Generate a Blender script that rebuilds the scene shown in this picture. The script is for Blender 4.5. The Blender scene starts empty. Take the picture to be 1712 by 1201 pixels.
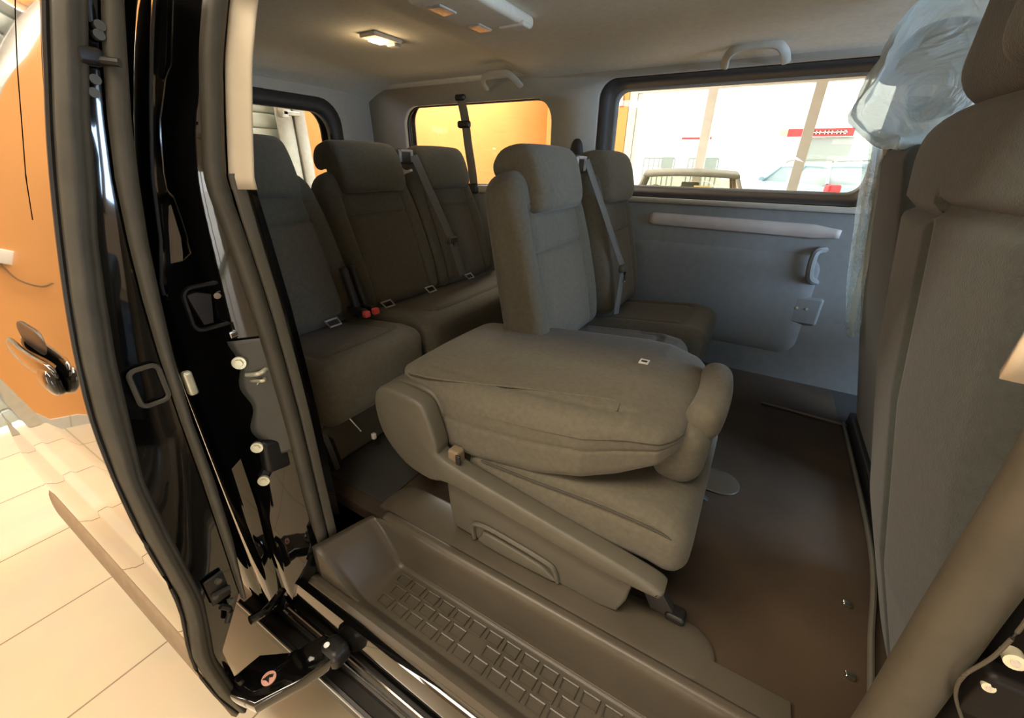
import bpy, bmesh, math, random
from mathutils import Vector, Matrix
random.seed(7)
R = math.radians
SC = bpy.context.scene
COL = SC.collection

# ------------------------------------------------------------------ camera
cam = bpy.data.objects.new('camera', bpy.data.cameras.new('camera'))
COL.objects.link(cam)
SC.camera = cam
cam.data.sensor_width = 36
cam.data.lens = 36 * 680 / 1712
cam.data.clip_start = 0.02
cam.data.clip_end = 400
cam.location = (0, 0, 1.45)
cam.rotation_euler = (Matrix.Rotation(R(30.4), 4, 'Z') @ Matrix.Rotation(R(90 - 25.5), 4, 'X') @ Matrix.Rotation(R(1.0), 4, 'Z')).to_euler()

# ------------------------------------------------------------------ light
SC.view_settings.view_transform = 'Standard'
SC.view_settings.look = 'None'
SC.view_settings.gamma = 1
SC.view_settings.use_curve_mapping = False
SC.view_settings.exposure = 0.3
w = bpy.data.worlds.new('sky')
SC.world = w
w.use_nodes = True
bg = w.node_tree.nodes['Background']
bg.inputs[0].default_value = (1.0, 0.975, 0.92, 1)
bg.inputs[1].default_value = 4.5

def area(name, loc, rot, sx, sy, power, col):
    l = bpy.data.lights.new(name, 'AREA')
    l.shape = 'RECTANGLE'; l.size = sx; l.size_y = sy; l.energy = power; l.color = col
    o = bpy.data.objects.new(name, l); COL.objects.link(o)
    o.location = loc; o.rotation_euler = rot
    return o
WARM = (1.0, 0.87, 0.68)
area('ceiling_light_front', (-1.6, -0.75, 3.45), (0, 0, 0), 4.0, 0.4, 105, WARM)
area('ceiling_light_side', (-2.6, -2.0, 3.45), (0, 0, 0), 0.4, 2.6, 60, WARM)
area('ceiling_light_rear', (-2.9, 1.5, 3.45), (0, 0, 0), 0.4, 5.0, 70, WARM)
area('wall_fill_light', (-2.8, 4.4, 3.45), (0, 0, 0), 0.5, 2.6, 270, (1.0, 0.94, 0.86))  # added lamp: pales the orange wall behind the quarter window
area('windscreen_fill_light', (2.15, 1.2, 1.55), (0, R(80), 0), 0.6, 1.3, 50, (0.48, 0.70, 1.0))  # added blue lamp at the unseen windscreen, lifts headliner and front cabin
# ------------------------------------------------------------------ materials
def mat(name, col, rough=0.6, metal=0.0, coat=0.0, noise=None, bump=None, spec=0.5, emit=None, sheen=0.0):
    m = bpy.data.materials.new(name); m.use_nodes = True
    nt = m.node_tree; b = nt.nodes['Principled BSDF']
    b.inputs['Base Color'].default_value = (*col, 1)
    b.inputs['Roughness'].default_value = rough
    b.inputs['Metallic'].default_value = metal
    b.inputs['Coat Weight'].default_value = coat
    b.inputs['Coat Roughness'].default_value = 0.02
    b.inputs['Specular IOR Level'].default_value = spec
    b.inputs['Sheen Weight'].default_value = sheen
    tc = nt.nodes.new('ShaderNodeTexCoord')
    if noise:
        sc, amt = noise
        n = nt.nodes.new('ShaderNodeTexNoise'); n.inputs['Scale'].default_value = sc; n.inputs['Detail'].default_value = 4
        nt.links.new(tc.outputs['Object'], n.inputs['Vector'])
        r = nt.nodes.new('ShaderNodeValToRGB')
        r.color_ramp.elements[0].position = 0.3; r.color_ramp.elements[1].position = 0.7
        r.color_ramp.elements[0].color = (*[c * (1 - amt) for c in col], 1)
        r.color_ramp.elements[1].color = (*[min(1, c * (1 + amt)) for c in col], 1)
        nt.links.new(n.outputs['Fac'], r.inputs['Fac']); nt.links.new(r.outputs['Color'], b.inputs['Base Color'])
    if bump:
        sc, st, d = bump
        n = nt.nodes.new('ShaderNodeTexNoise'); n.inputs['Scale'].default_value = sc; n.inputs['Detail'].default_value = 3
        nt.links.new(tc.outputs['Object'], n.inputs['Vector'])
        bp = nt.nodes.new('ShaderNodeBump'); bp.inputs['Strength'].default_value = st; bp.inputs['Distance'].default_value = d
        nt.links.new(n.outputs['Fac'], bp.inputs['Height']); nt.links.new(bp.outputs['Normal'], b.inputs['Normal'])
    if emit:
        b.inputs['Emission Color'].default_value = (*emit[0], 1); b.inputs['Emission Strength'].default_value = emit[1]
    return m

def glass_mat(name, tint, refl=0.06):
    m = bpy.data.materials.new(name); m.use_nodes = True
    nt = m.node_tree; nt.nodes.clear()
    o = nt.nodes.new('ShaderNodeOutputMaterial'); mx = nt.nodes.new('ShaderNodeMixShader')
    t = nt.nodes.new('ShaderNodeBsdfTransparent'); g = nt.nodes.new('ShaderNodeBsdfGlossy')
    t.inputs[0].default_value = (*tint, 1); g.inputs['Roughness'].default_value = 0.02
    mx.inputs[0].default_value = refl
    nt.links.new(t.outputs[0], mx.inputs[1]); nt.links.new(g.outputs[0], mx.inputs[2]); nt.links.new(mx.outputs[0], o.inputs[0])
    return m

def tile_mat(name, c1, c2, mort, size, off, rough=0.25):
    m = bpy.data.materials.new(name); m.use_nodes = True
    nt = m.node_tree; b = nt.nodes['Principled BSDF']
    tc = nt.nodes.new('ShaderNodeTexCoord'); mp = nt.nodes.new('ShaderNodeMapping')
    mp.inputs['Location'].default_value = (off[0], off[1], 0)
    br = nt.nodes.new('ShaderNodeTexBrick'); br.offset = 0
    br.inputs['Scale'].default_value = 1; br.inputs['Brick Width'].default_value = size[0]; br.inputs['Row Height'].default_value = size[1]
    br.inputs['Mortar Size'].default_value = 0.003; br.inputs['Mortar Smooth'].default_value = 0.1
    br.inputs['Color1'].default_value = (*c1, 1); br.inputs['Color2'].default_value = (*c2, 1); br.inputs['Mortar'].default_value = (*mort, 1)
    n = nt.nodes.new('ShaderNodeTexNoise'); n.inputs['Scale'].default_value = 5; n.inputs['Detail'].default_value = 5
    mix = nt.nodes.new('ShaderNodeMix'); mix.data_type = 'RGBA'; mix.blend_type = 'MULTIPLY'; mix.inputs[0].default_value = 0.18
    nt.links.new(tc.outputs['Object'], mp.inputs[0]); nt.links.new(mp.outputs[0], br.inputs[0]); nt.links.new(tc.outputs['Object'], n.inputs[0])
    nt.links.new(br.outputs['Color'], mix.inputs[6]); nt.links.new(n.outputs['Color'], mix.inputs[7]); nt.links.new(mix.outputs[2], b.inputs['Base Color'])
    b.inputs['Roughness'].default_value = rough
    return m

def fabric_mat(name, col, scale=420):
    m = mat(name, col, rough=0.95, noise=(90, 0.10), spec=0.15, sheen=0.15)
    nt = m.node_tree; b = nt.nodes['Principled BSDF']
    tc = nt.nodes['Texture Coordinate']
    v = nt.nodes.new('ShaderNodeTexVoronoi'); v.inputs['Scale'].default_value = scale
    bp = nt.nodes.new('ShaderNodeBump'); bp.inputs['Strength'].default_value = 0.35; bp.inputs['Distance'].default_value = 0.0012
    nt.links.new(tc.outputs['Object'], v.inputs['Vector']); nt.links.new(v.outputs['Distance'], bp.inputs['Height'])
    nt.links.new(bp.outputs['Normal'], b.inputs['Normal'])
    return m

M = {}
M['orange'] = mat('orange_paint', (0.74, 0.355, 0.115), 0.7, noise=(2.0, 0.04), bump=(60, 0.1, 0.002))
M['white_wall'] = mat('cream_paint', (0.72, 0.66, 0.55), 0.8, noise=(2, 0.04))
M['ceiling'] = mat('ceiling_paint', (0.75, 0.70, 0.62), 0.9, noise=(1.5, 0.03))
M['tile'] = tile_mat('beige_floor_tile', (0.56, 0.49, 0.36), (0.53, 0.46, 0.34), (0.22, 0.17, 0.12), (0.45, 0.9), (0.035, -0.48))
M['skirt'] = tile_mat('skirting_tile', (0.66, 0.64, 0.58), (0.62, 0.60, 0.55), (0.3, 0.28, 0.25), (0.45, 0.45), (0, 0))
M['alu'] = mat('aluminium', (0.55, 0.56, 0.54), 0.35, 0.9, noise=(30, 0.06))
M['frame'] = mat('window_frame_grey', (0.62, 0.68, 0.70), 0.5, 0.0, noise=(8, 0.05))
M['shutter'] = mat('shutter_grey', (0.50, 0.56, 0.55), 0.4, 0.3, noise=(3, 0.08))
M['concrete'] = mat('pale_concrete', (0.75, 0.74, 0.70), 0.9, noise=(0.5, 0.06))
M['paint'] = mat('gloss_black_paint', (0.004, 0.0038, 0.0035), 0.06, 0.0, coat=1.0, noise=(4, 0.1), spec=0.6)
M['shell'] = mat('van_shell_black', (0.01, 0.01, 0.01), 0.3, noise=(4, 0.1))
M['plate'] = mat('satin_jamb_plate', (0.10, 0.10, 0.085), 0.45, 0.2, noise=(20, 0.08))
M['rubber'] = mat('grey_rubber', (0.070, 0.063, 0.046), 0.55, noise=(25, 0.12), bump=(180, 0.15, 0.0015))
M['rubber_dark'] = mat('dark_rubber', (0.018, 0.016, 0.013), 0.45, noise=(25, 0.1))
M['cladding'] = mat('grained_cladding', (0.22, 0.165, 0.105), 0.6, noise=(30, 0.1), bump=(300, 0.2, 0.001))
M['beige'] = mat('beige_pillar_trim', (0.72, 0.62, 0.46), 0.6, noise=(30, 0.03), bump=(400, 0.1, 0.0006))
M['headliner'] = mat('headliner_cloth', (0.72, 0.68, 0.58), 0.95, noise=(60, 0.05), bump=(500, 0.2, 0.001), spec=0.1)
M['trim'] = mat('side_trim_plastic', (0.20, 0.21, 0.205), 0.6, noise=(40, 0.06), bump=(400, 0.2, 0.0008))
M['trim_dark'] = mat('dark_trim_plastic', (0.035, 0.032, 0.030), 0.55, noise=(40, 0.06))
M['trim_light'] = mat('pale_pillar_trim', (0.44, 0.42, 0.36), 0.6, noise=(40, 0.04))
M['armstrip'] = mat('taupe_strip', (0.52, 0.47, 0.43), 0.5, noise=(12, 0.1))
M['fabric'] = fabric_mat('seat_fabric', (0.128, 0.116, 0.086))
M['fabric_in'] = fabric_mat('seat_centre_fabric', (0.135, 0.115, 0.082), 300)
M['fabric_front'] = fabric_mat('shaded_front_seat_fabric', (0.060, 0.070, 0.067))  # darker than the seat fabric: shade on the front seats put into the colour
M['seam'] = mat('seam_thread', (0.06, 0.055, 0.045), 0.8, noise=(50, 0.1))
M['seatplastic'] = mat('seat_plastic', (0.112, 0.103, 0.078), 0.5, noise=(40, 0.05), bump=(350, 0.15, 0.0008))
M['plastic_black'] = mat('black_plastic', (0.015, 0.014, 0.013), 0.4, noise=(40, 0.1))
M['jamb_black'] = mat('black_jamb', (0.006, 0.005, 0.005), 0.5, noise=(10, 0.1), spec=0.25)
M['carpet'] = mat('brown_floor_covering', (0.052, 0.033, 0.017), 0.8, noise=(3.5, 0.35), bump=(500, 0.4, 0.002))
M['mat_dark'] = mat('dark_floor_covering', (0.028, 0.027, 0.024), 0.9, noise=(6, 0.2), bump=(400, 0.4, 0.002))
M['step'] = mat('step_plastic', (0.085, 0.072, 0.052), 0.36, noise=(6, 0.10), bump=(500, 0.2, 0.0008))
M['chrome'] = mat('chrome', (0.75, 0.73, 0.68), 0.15, 1.0, noise=(10, 0.05))
M['bolt'] = mat('zinc_bolt', (0.78, 0.75, 0.55), 0.3, 0.5, noise=(60, 0.08))
M['belt'] = mat('belt_webbing', (0.16, 0.155, 0.135), 0.75, noise=(200, 0.15))
M['red'] = mat('red_button', (0.85, 0.10, 0.08), 0.4, noise=(20, 0.05))
M['white'] = mat('white_plastic', (0.8, 0.78, 0.72), 0.5, noise=(20, 0.03))
M['lamp'] = mat('lit_lamp_lens', (1, 0.85, 0.6), 0.4, noise=(60, 0.05), emit=((1.0, 0.72, 0.36), 6.0))
M['lens'] = mat('clear_lamp_lens', (0.45, 0.42, 0.35), 0.2, noise=(60, 0.05))
M['sticker'] = mat('pink_sticker', (0.85, 0.45, 0.36), 0.5, noise=(20, 0.05))
M['glass'] = glass_mat('clear_glass', (0.97, 0.98, 0.97), 0.03)
M['glass_van'] = glass_mat('tinted_glass', (0.86, 0.86, 0.82), 0.05)
M['glass_dark'] = mat('dark_privacy_glass', (0.006, 0.006, 0.006), 0.02, coat=1.0, noise=(4, 0.1))
M['carglass'] = mat('car_glass', (0.42, 0.52, 0.55), 0.08, noise=(3, 0.1))
M['car_cream'] = mat('cream_car_paint', (0.75, 0.74, 0.68), 0.25, coat=0.6, noise=(3, 0.02))
M['car_blue'] = mat('pale_blue_car_paint', (0.26, 0.40, 0.50), 0.3, coat=0.6, noise=(3, 0.03))
M['car_white'] = mat('white_car_paint', (0.8, 0.8, 0.8), 0.3, coat=0.6, noise=(3, 0.02))
M['car_trim'] = mat('car_rubber_trim', (0.20, 0.22, 0.19), 0.5, noise=(20, 0.1))
M['tyre'] = mat('tyre', (0.03, 0.03, 0.03), 0.8, noise=(30, 0.1))
M['tail_red'] = mat('tail_lamp_red', (0.80, 0.02, 0.03), 0.2, noise=(20, 0.1))
M['indicator'] = mat('indicator_orange', (0.9, 0.25, 0.06), 0.2, noise=(20, 0.1))
M['building'] = mat('white_render_wall', (0.82, 0.83, 0.82), 0.9, noise=(0.4, 0.03))
M['building_grey'] = mat('grey_render_wall', (0.30, 0.34, 0.34), 0.9, noise=(0.4, 0.05))
M['sign_red'] = mat('sign_red', (0.42, 0.03, 0.04), 0.5, noise=(3, 0.06))
M['sign_yellow'] = mat('sign_yellow', (0.80, 0.70, 0.30), 0.5, noise=(3, 0.06))
M['fence'] = mat('painted_fence', (0.22, 0.26, 0.25), 0.6, noise=(6, 0.1))
M['leaf'] = mat('leaves', (0.22, 0.32, 0.05), 0.7, noise=(5, 0.4))

def film_mat(name='clear_plastic_film', fac=.58):
    m = bpy.data.materials.new(name); m.use_nodes = True
    nt = m.node_tree; b = nt.nodes['Principled BSDF']
    b.inputs['Base Color'].default_value = (0.70, 0.72, 0.68, 1); b.inputs['Roughness'].default_value = 0.22
    tc = nt.nodes.new('ShaderNodeTexCoord'); n = nt.nodes.new('ShaderNodeTexNoise'); n.inputs['Scale'].default_value = 8; n.inputs['Detail'].default_value = 4; n.inputs['Distortion'].default_value = 1.6
    bp = nt.nodes.new('ShaderNodeBump'); bp.inputs['Strength'].default_value = 1.0; bp.inputs['Distance'].default_value = 0.05
    nt.links.new(tc.outputs['Object'], n.inputs[0]); nt.links.new(n.outputs['Fac'], bp.inputs['Height']); nt.links.new(bp.outputs[0], b.inputs['Normal'])
    t = nt.nodes.new('ShaderNodeBsdfTransparent'); t.inputs[0].default_value = (0.93, 0.96, 0.95, 1)
    tr = nt.nodes.new('ShaderNodeBsdfTranslucent'); tr.inputs[0].default_value = (0.80, 0.88, 0.86, 1)
    a = nt.nodes.new('ShaderNodeMixShader'); a.inputs[0].default_value = 0.45
    mx = nt.nodes.new('ShaderNodeMixShader'); mx.inputs[0].default_value = fac
    nt.links.new(tr.outputs[0], a.inputs[1]); nt.links.new(b.outputs[0], a.inputs[2])
    nt.links.new(t.outputs[0], mx.inputs[1]); nt.links.new(a.outputs[0], mx.inputs[2])
    nt.links.new(mx.outputs[0], nt.nodes['Material Output'].inputs[0])
    return m
M['film'] = film_mat()
M['film_thin'] = film_mat('thin_plastic_film', .30)

# ------------------------------------------------------------------ object helpers
def tag(o, label=None, cat=None, group=None, kind=None):
    if label: o['label'] = label
    if cat: o['category'] = cat
    if group: o['group'] = group
    if kind: o['kind'] = kind
    return o

def origin_of(p):
    v = Vector((0, 0, 0))
    while p is not None:
        v += p.location; p = p.parent
    return v

def obj(name, bm, m, parent=None, smooth=35, solid=None, local=False, off=-1):
    """link a bmesh (written in world coordinates) as one mesh object; child meshes are moved into the parent's frame"""
    bmesh.ops.recalc_face_normals(bm, faces=bm.faces)
    me = bpy.data.meshes.new(name)
    if parent is not None and not local:
        bmesh.ops.translate(bm, verts=bm.verts, vec=-origin_of(parent))
    bm.to_mesh(me); bm.free()
    me.materials.append(M[m] if isinstance(m, str) else m)
    if smooth:
        for p in me.polygons: p.use_smooth = True
        me.set_sharp_from_angle(angle=R(smooth))
    o = bpy.data.objects.new(name, me); COL.objects.link(o)
    if parent is not None: o.parent = parent
    if solid:
        s = o.modifiers.new('thickness', 'SOLIDIFY'); s.thickness = solid; s.offset = off
    return o

def top(name, bm, m, label, cat, group=None, **k):
    """a thing that is a single mesh; origin at the centre of its base"""
    vs = [v.co for v in bm.verts]
    c = Vector(((min(v.x for v in vs) + max(v.x for v in vs)) / 2, (min(v.y for v in vs) + max(v.y for v in vs)) / 2, min(v.z for v in vs)))
    bmesh.ops.translate(bm, verts=bm.verts, vec=-c)
    o = obj(name, bm, m, None, **k); o.location = c
    return tag(o, label, cat, group)

def thing(name, loc, label, cat, group=None, rz=0):
    o = bpy.data.objects.new(name, None); COL.objects.link(o); o.empty_display_size = 0.1
    o.location = loc; o.rotation_euler = (0, 0, rz)
    return tag(o, label, cat, group)

def struct(name, bm, m, **k):
    return tag(obj(name, bm, m, None, **k), kind='structure')

def copy_tree(o, parent=None):
    c = o.copy(); COL.objects.link(c)
    if parent is not None: c.parent = parent
    for ch in list(o.children):
        copy_tree(ch, c)
    return c

# ------------------------------------------------------------------ shape helpers
def B(): return bmesh.new()

def box(bm, x0, x1, y0, y1, z0, z1, bev=0.0, mtx=None):
    g = bmesh.ops.create_cube(bm, size=1)
    vs = g['verts']
    for v in vs:
        v.co = Vector(((x0 + x1) / 2 + v.co.x * (x1 - x0), (y0 + y1) / 2 + v.co.y * (y1 - y0), (z0 + z1) / 2 + v.co.z * (z1 - z0)))
    if bev:
        es = list({e for v in vs for e in v.link_edges})
        r = bmesh.ops.bevel(bm, geom=es, offset=bev, segments=3, profile=0.5, affect='EDGES')
        vs = list({v for f in r['faces'] for v in f.verts} | {v for v in vs if v.is_valid})
    if mtx is not None:
        bmesh.ops.transform(bm, matrix=mtx, verts=[v for v in vs if v.is_valid])
    return bm

def rbox(bm, c, size, r, n=8, fn=None, ne=4):
    """rounded box with dense faces; fn(Vector local) -> Vector moves every vertex"""
    hx, hy, hz = size[0] / 2, size[1] / 2, size[2] / 2
    rr = (min(r, hx * .99), min(r, hy * .99), min(r, hz * .99)) if not isinstance(r, tuple) else r
    def ticks(h, q, k):
        inner = h - q
        t = [-(inner) + 2 * inner * i / k for i in range(k + 1)]
        e = [inner + q * math.tan(math.pi / 4 * (j / ne)) for j in range(1, ne + 1)]
        return [-x for x in reversed(e)] + t + e
    H = (hx, hy, hz)
    N = n if isinstance(n, tuple) else (n, n, n)
    T = [ticks(H[i], rr[i], N[i]) for i in range(3)]
    cache = {}
    def vert(i, j, k):
        key = (i, j, k)
        if key in cache: return cache[key]
        p = Vector((T[0][i], T[1][j], T[2][k]))
        q = Vector([max(-(H[a] - rr[a]), min(H[a] - rr[a], p[a])) for a in range(3)])
        d = Vector([(p[a] - q[a]) / rr[a] for a in range(3)])
        if d.length > 1e-9: d.normalize()
        p = Vector([q[a] + d[a] * rr[a] for a in range(3)])
        if fn: p = fn(p)
        cache[key] = bm.verts.new(Vector(c) + p)
        return cache[key]
    L = [len(t) - 1 for t in T]
    for ax in range(3):
        a, b = [x for x in range(3) if x != ax]
        for side in (0, L[ax]):
            for i in range(L[a]):
                for j in range(L[b]):
                    q = []
                    for di, dj in ((0, 0), (1, 0), (1, 1), (0, 1)):
                        idx = [0, 0, 0]; idx[ax] = side; idx[a] = i + di; idx[b] = j + dj
                        q.append(vert(*idx))
                    try: bm.faces.new(q)
                    except ValueError: pass
    return bm

def prism(bm, pts, axis, a, b, bev=0.0):
    """polygon pts extruded along axis ('x','y','z') from a to b"""
    def P(u, v, t):
        return {'x': (t, u, v), 'y': (u, t, v), 'z': (u, v, t)}[axis]
    va = [bm.verts.new(P(u, v, a)) for u, v in pts]; vb = [bm.verts.new(P(u, v, b)) for u, v in pts]
    n = len(pts)
    fa = bm.faces.new(va); fb = bm.faces.new(list(reversed(vb)))
    side = [bm.faces.new((va[i], va[(i + 1) % n], vb[(i + 1) % n], vb[i])) for i in range(n)]
    if bev:
        bmesh.ops.recalc_face_normals(bm, faces=bm.faces)
        es = list(set(fa.edges) | set(fb.edges))
        bmesh.ops.bevel(bm, geom=es, offset=bev, segments=3, profile=0.5, affect='EDGES')
    return bm

def smooth_path(pts, k=6, closed=False):
    P = [Vector(p) for p in pts]; out = []; n = len(P)
    rng = range(n if closed else n - 1)
    for i in rng:
        if closed: p0, p1, p2, p3 = P[i - 1], P[i], P[(i + 1) % n], P[(i + 2) % n]
        else: p0, p1, p2, p3 = P[max(i - 1, 0)], P[i], P[i + 1], P[min(i + 2, n - 1)]
        for j in range(k):
            t = j / k
            out.append(0.5 * ((2 * p1) + (-p0 + p2) * t + (2 * p0 - 5 * p1 + 4 * p2 - p3) * t * t + (-p0 + 3 * p1 - 3 * p2 + p3) * t ** 3))
    if not closed: out.append(P[-1])
    return out

def tube(bm, pts, r, n=10, k=6, up=(0, 0, 1), r2=None, closed=False, curve=True):
    """swept ellipse; r across, r2 along 'up'; r may be a list"""
    P = smooth_path(pts, k, closed) if curve else [Vector(p) for p in pts]
    m = len(P); rings = []
    for i, p in enumerate(P):
        if closed: t = P[(i + 1) % m] - P[i - 1]
        else: t = P[min(i + 1, m - 1)] - P[max(i - 1, 0)]
        t.normalize()
        u = Vector(up); u = u - t * u.dot(t)
        if u.length < 1e-4: u = Vector((1, 0, 0)) - t * t.x
        u.normalize(); s = t.cross(u)
        ra = r[min(int(i / max(1, m - 1) * (len(r) - 1) + .5), len(r) - 1)] if isinstance(r, (list, tuple)) else r
        rb = r2 if r2 is not None else ra
        rings.append([bm.verts.new(p + s * (ra * math.cos(2 * math.pi * j / n)) + u * (rb * math.sin(2 * math.pi * j / n))) for j in range(n)])
    cnt = m if closed else m - 1
    for i in range(cnt):
        a, b = rings[i], rings[(i + 1) % m]
        for j in range(n): bm.faces.new((a[j], a[(j + 1) % n], b[(j + 1) % n], b[j]))
    if not closed:
        bm.faces.new(list(reversed(rings[0]))); bm.faces.new(rings[-1])
    return bm

def cyl(bm, a, b, r, n=20, r2=None):
    return tube(bm, [a, b], [r, r2 if r2 else r], n=n, curve=False)

def grid(bm, f, nu, nv):
    V = [[bm.verts.new(f(i / nu, j / nv)) for j in range(nv + 1)] for i in range(nu + 1)]
    for i in range(nu):
        for j in range(nv): bm.faces.new((V[i][j], V[i + 1][j], V[i + 1][j + 1], V[i][j + 1]))
    return bm

def rrect(x0, x1, z0, z1, r, n=6, skew=0.0):
    """rounded rectangle outline"""
    out = []
    for cx, cz, a0 in ((x1 - r, z1 - r, 0), (x0 + r, z1 - r, 90), (x0 + r, z0 + r, 180), (x1 - r, z0 + r, 270)):
        for i in range(n + 1):
            a = R(a0 + 90 * i / n); out.append((cx + r * math.cos(a), cz + r * math.sin(a)))
    return out

def holed(bm, outer, holes, mp):
    es = []
    for loop in [outer] + holes:
        vs = [bm.verts.new((u, v, 0)) for u, v in loop]
        es += [bm.edges.new((vs[i], vs[(i + 1) % len(vs)])) for i in range(len(vs))]
    bmesh.ops.triangle_fill(bm, edges=es, use_beauty=True, use_dissolve=False, normal=(0, 0, 1))
    for v in bm.verts: v.co = Vector(mp(v.co.x, v.co.y))
    return bm

def ringframe(bm, outer, inner, mp):
    """flat ring between two outlines with the same number of points"""
    a = [bm.verts.new(mp(*p)) for p in outer]; b = [bm.verts.new(mp(*p)) for p in inner]; n = len(a)
    for i in range(n): bm.faces.new((a[i], a[(i + 1) % n], b[(i + 1) % n], b[i]))
    return bm

def interp(tab, z):
    if z <= tab[0][0]: return tab[0][1]
    for (z0, v0), (z1, v1) in zip(tab, tab[1:]):
        if z <= z1: return v0 + (v1 - v0) * (z - z0) / (z1 - z0)
    return tab[-1][1]

# ================================================================== THE SHOWROOM
XR, YW, YB, XF, ZC = -3.5, 7.0, -4.5, 5.5, 3.5
struct('floor', box(B(), XR - .1, XF + .1, YB - .1, YW, -0.1, 0), 'tile', smooth=0)
struct('ceiling', box(B(), XR - .1, XF + .1, YB - .1, YW + .1, ZC, ZC + .1), 'ceiling', smooth=0)
SH0, SH1, SHZ = -0.10, 2.44, 2.5       # roller shutter opening in the rear wall
bm = B(); box(bm, XR - .12, XR, YB, SH0, 0, ZC); box(bm, XR - .12, XR, SH1, YW + .1, 0, ZC); box(bm, XR - .12, XR, SH0, SH1, SHZ, ZC)
struct('wall_rear', bm, 'orange', smooth=0)
bm = B(); box(bm, XR, -3.4, YB - .1, YB, 0, ZC); box(bm, -3.4, 3.6, YB - .1, YB, 2.4, ZC); box(bm, -2.66, 1.2, YB - .1, YB, 0, 2.4); box(bm, 3.6, XF, YB - .1, YB, 0, ZC)
struct('wall_right', bm, 'white_wall', smooth=0)
for nm, xs in (('window_2', (-3.36, -2.70)), ('window_3', (1.24, 2.4, 3.56))):
    bm = B()
    for x in xs: box(bm, x - .04, x + .04, YB - .1, YB, .1, 2.4)
    box(bm, xs[0], xs[-1], YB - .1, YB, 0, .1); struct(nm, bm, 'frame', smooth=0)
struct('ground_1', box(B(), -40, 40, -40, YB - .1, -.14, -.04), 'concrete', smooth=0)
struct('wall_front', box(B(), XF, XF + .1, YB, YW, 0, ZC), 'white_wall', smooth=0)
bm = B(); box(bm, XR, XR + .012, YB, SH0 - .05, 0, .075); box(bm, XR, XR + .012, SH1 + .1, YW, 0, .075)
struct('baseboard_rear', bm, 'skirt', smooth=0)
# left wall: an orange pier, then glazing
bm = B(); box(bm, XR, -2.16, YW - .02, YW + .18, 0, ZC)
box(bm, -2.16, XF, YW, YW + .18, 2.95, ZC); struct('wall_left', bm, 'orange', smooth=0)
bm = B()
box(bm, -2.16, XF, YW, YW + .10, 2.43, 2.95); box(bm, -2.16, XF, YW, YW + .10, 0, .12)
box(bm, -2.16, -2.04, YW, YW + .10, .12, 2.43)
box(bm, -2.04, -1.99, YW + .02, YW + .08, .12, 2.43)
for x in (-1.02, 0.20, 1.42, 2.64, 3.86): box(bm, x - .06, x + .06, YW, YW + .10, .12, 2.43)
wf = struct('window_1', bm, 'frame', smooth=0)
for a, b in ((-1.99, -1.08), (-.96, .14), (.26, 1.36), (1.48, 2.58), (2.70, 3.80), (3.92, XF)):
    g = obj('pane', box(B(), a, b, YW + .045, YW + .053, .12, 2.43), 'glass', wf, smooth=0, local=True)
bm = B(); box(bm, -2.30, -2.24, YW - .07, YW - .02, 2.28, 2.42, .01)
top('wall_speaker', bm, 'white', 'small pale box fixed high on the orange pier beside the showroom glazing', 'speaker')

# roller shutter in the rear wall
sh = thing('roller_shutter', (XR, 1.17, 0), 'pale grey slatted roller shutter in the orange rear wall', 'shutter')
def slat(u, v):
    z = 0.02 + v * 2.45
    ph = (z % 0.105) / 0.105
    return Vector((XR - .06 + 0.012 * math.sin(ph * math.pi) ** 0.5 - (0.008 if ph < .06 else 0), SH0 + u * (SH1 - SH0), z))
obj('slat_curtain', grid(B(), slat, 1, 280), 'shutter', sh, smooth=25)
bm = B(); box(bm, XR - .05, XR + .03, SH0 - .05, SH0 + .04, 0, 2.55, .006); obj('guide_rail', bm, 'alu', sh)
bm = B(); box(bm, XR - .05, XR + .03, SH1 - .07, SH1 + .03, 0, 2.55, .006); obj('guide_rail', bm, 'alu', sh)
bm = B(); box(bm, XR - .04, XR + .05, SH1 - .17, SH1 - .03, 1.78, 1.81, .005); box(bm, XR - .04, XR + .05, SH1 - .19, SH1 - .13, 1.76, 1.83, .005)
obj('lock_bolt', bm, 'alu', sh)
bm = B(); box(bm, XR + .0, XR + .015, SH1 - .22, SH1 - .08, 0.1, 2.5, .003); obj('edge_strip', bm, 'alu', sh)

# socket and drooping cable on the rear wall
sk = thing('wall_socket', (XR, -.30, 1.0), 'white wall socket with a loose grey cable on the orange rear wall', 'socket')
obj('faceplate', box(B(), XR, XR + .012, -.04 - .30, .04 - .30, 1.10, 1.18, .004), 'white', sk)
obj('cable', tube(B(), [(XR + .01, -.30, 1.10), (XR + .02, -.36, 1.02), (XR + .02, -.45, 1.0), (XR + .02, -.50, 1.04)], .005, 8), 'rubber', sk)

# ================================================================== OUTSIDE
struct('ground', box(B(), -40, 40, YW + .18, 70, -.14, -.04), 'concrete', smooth=0)

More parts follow.
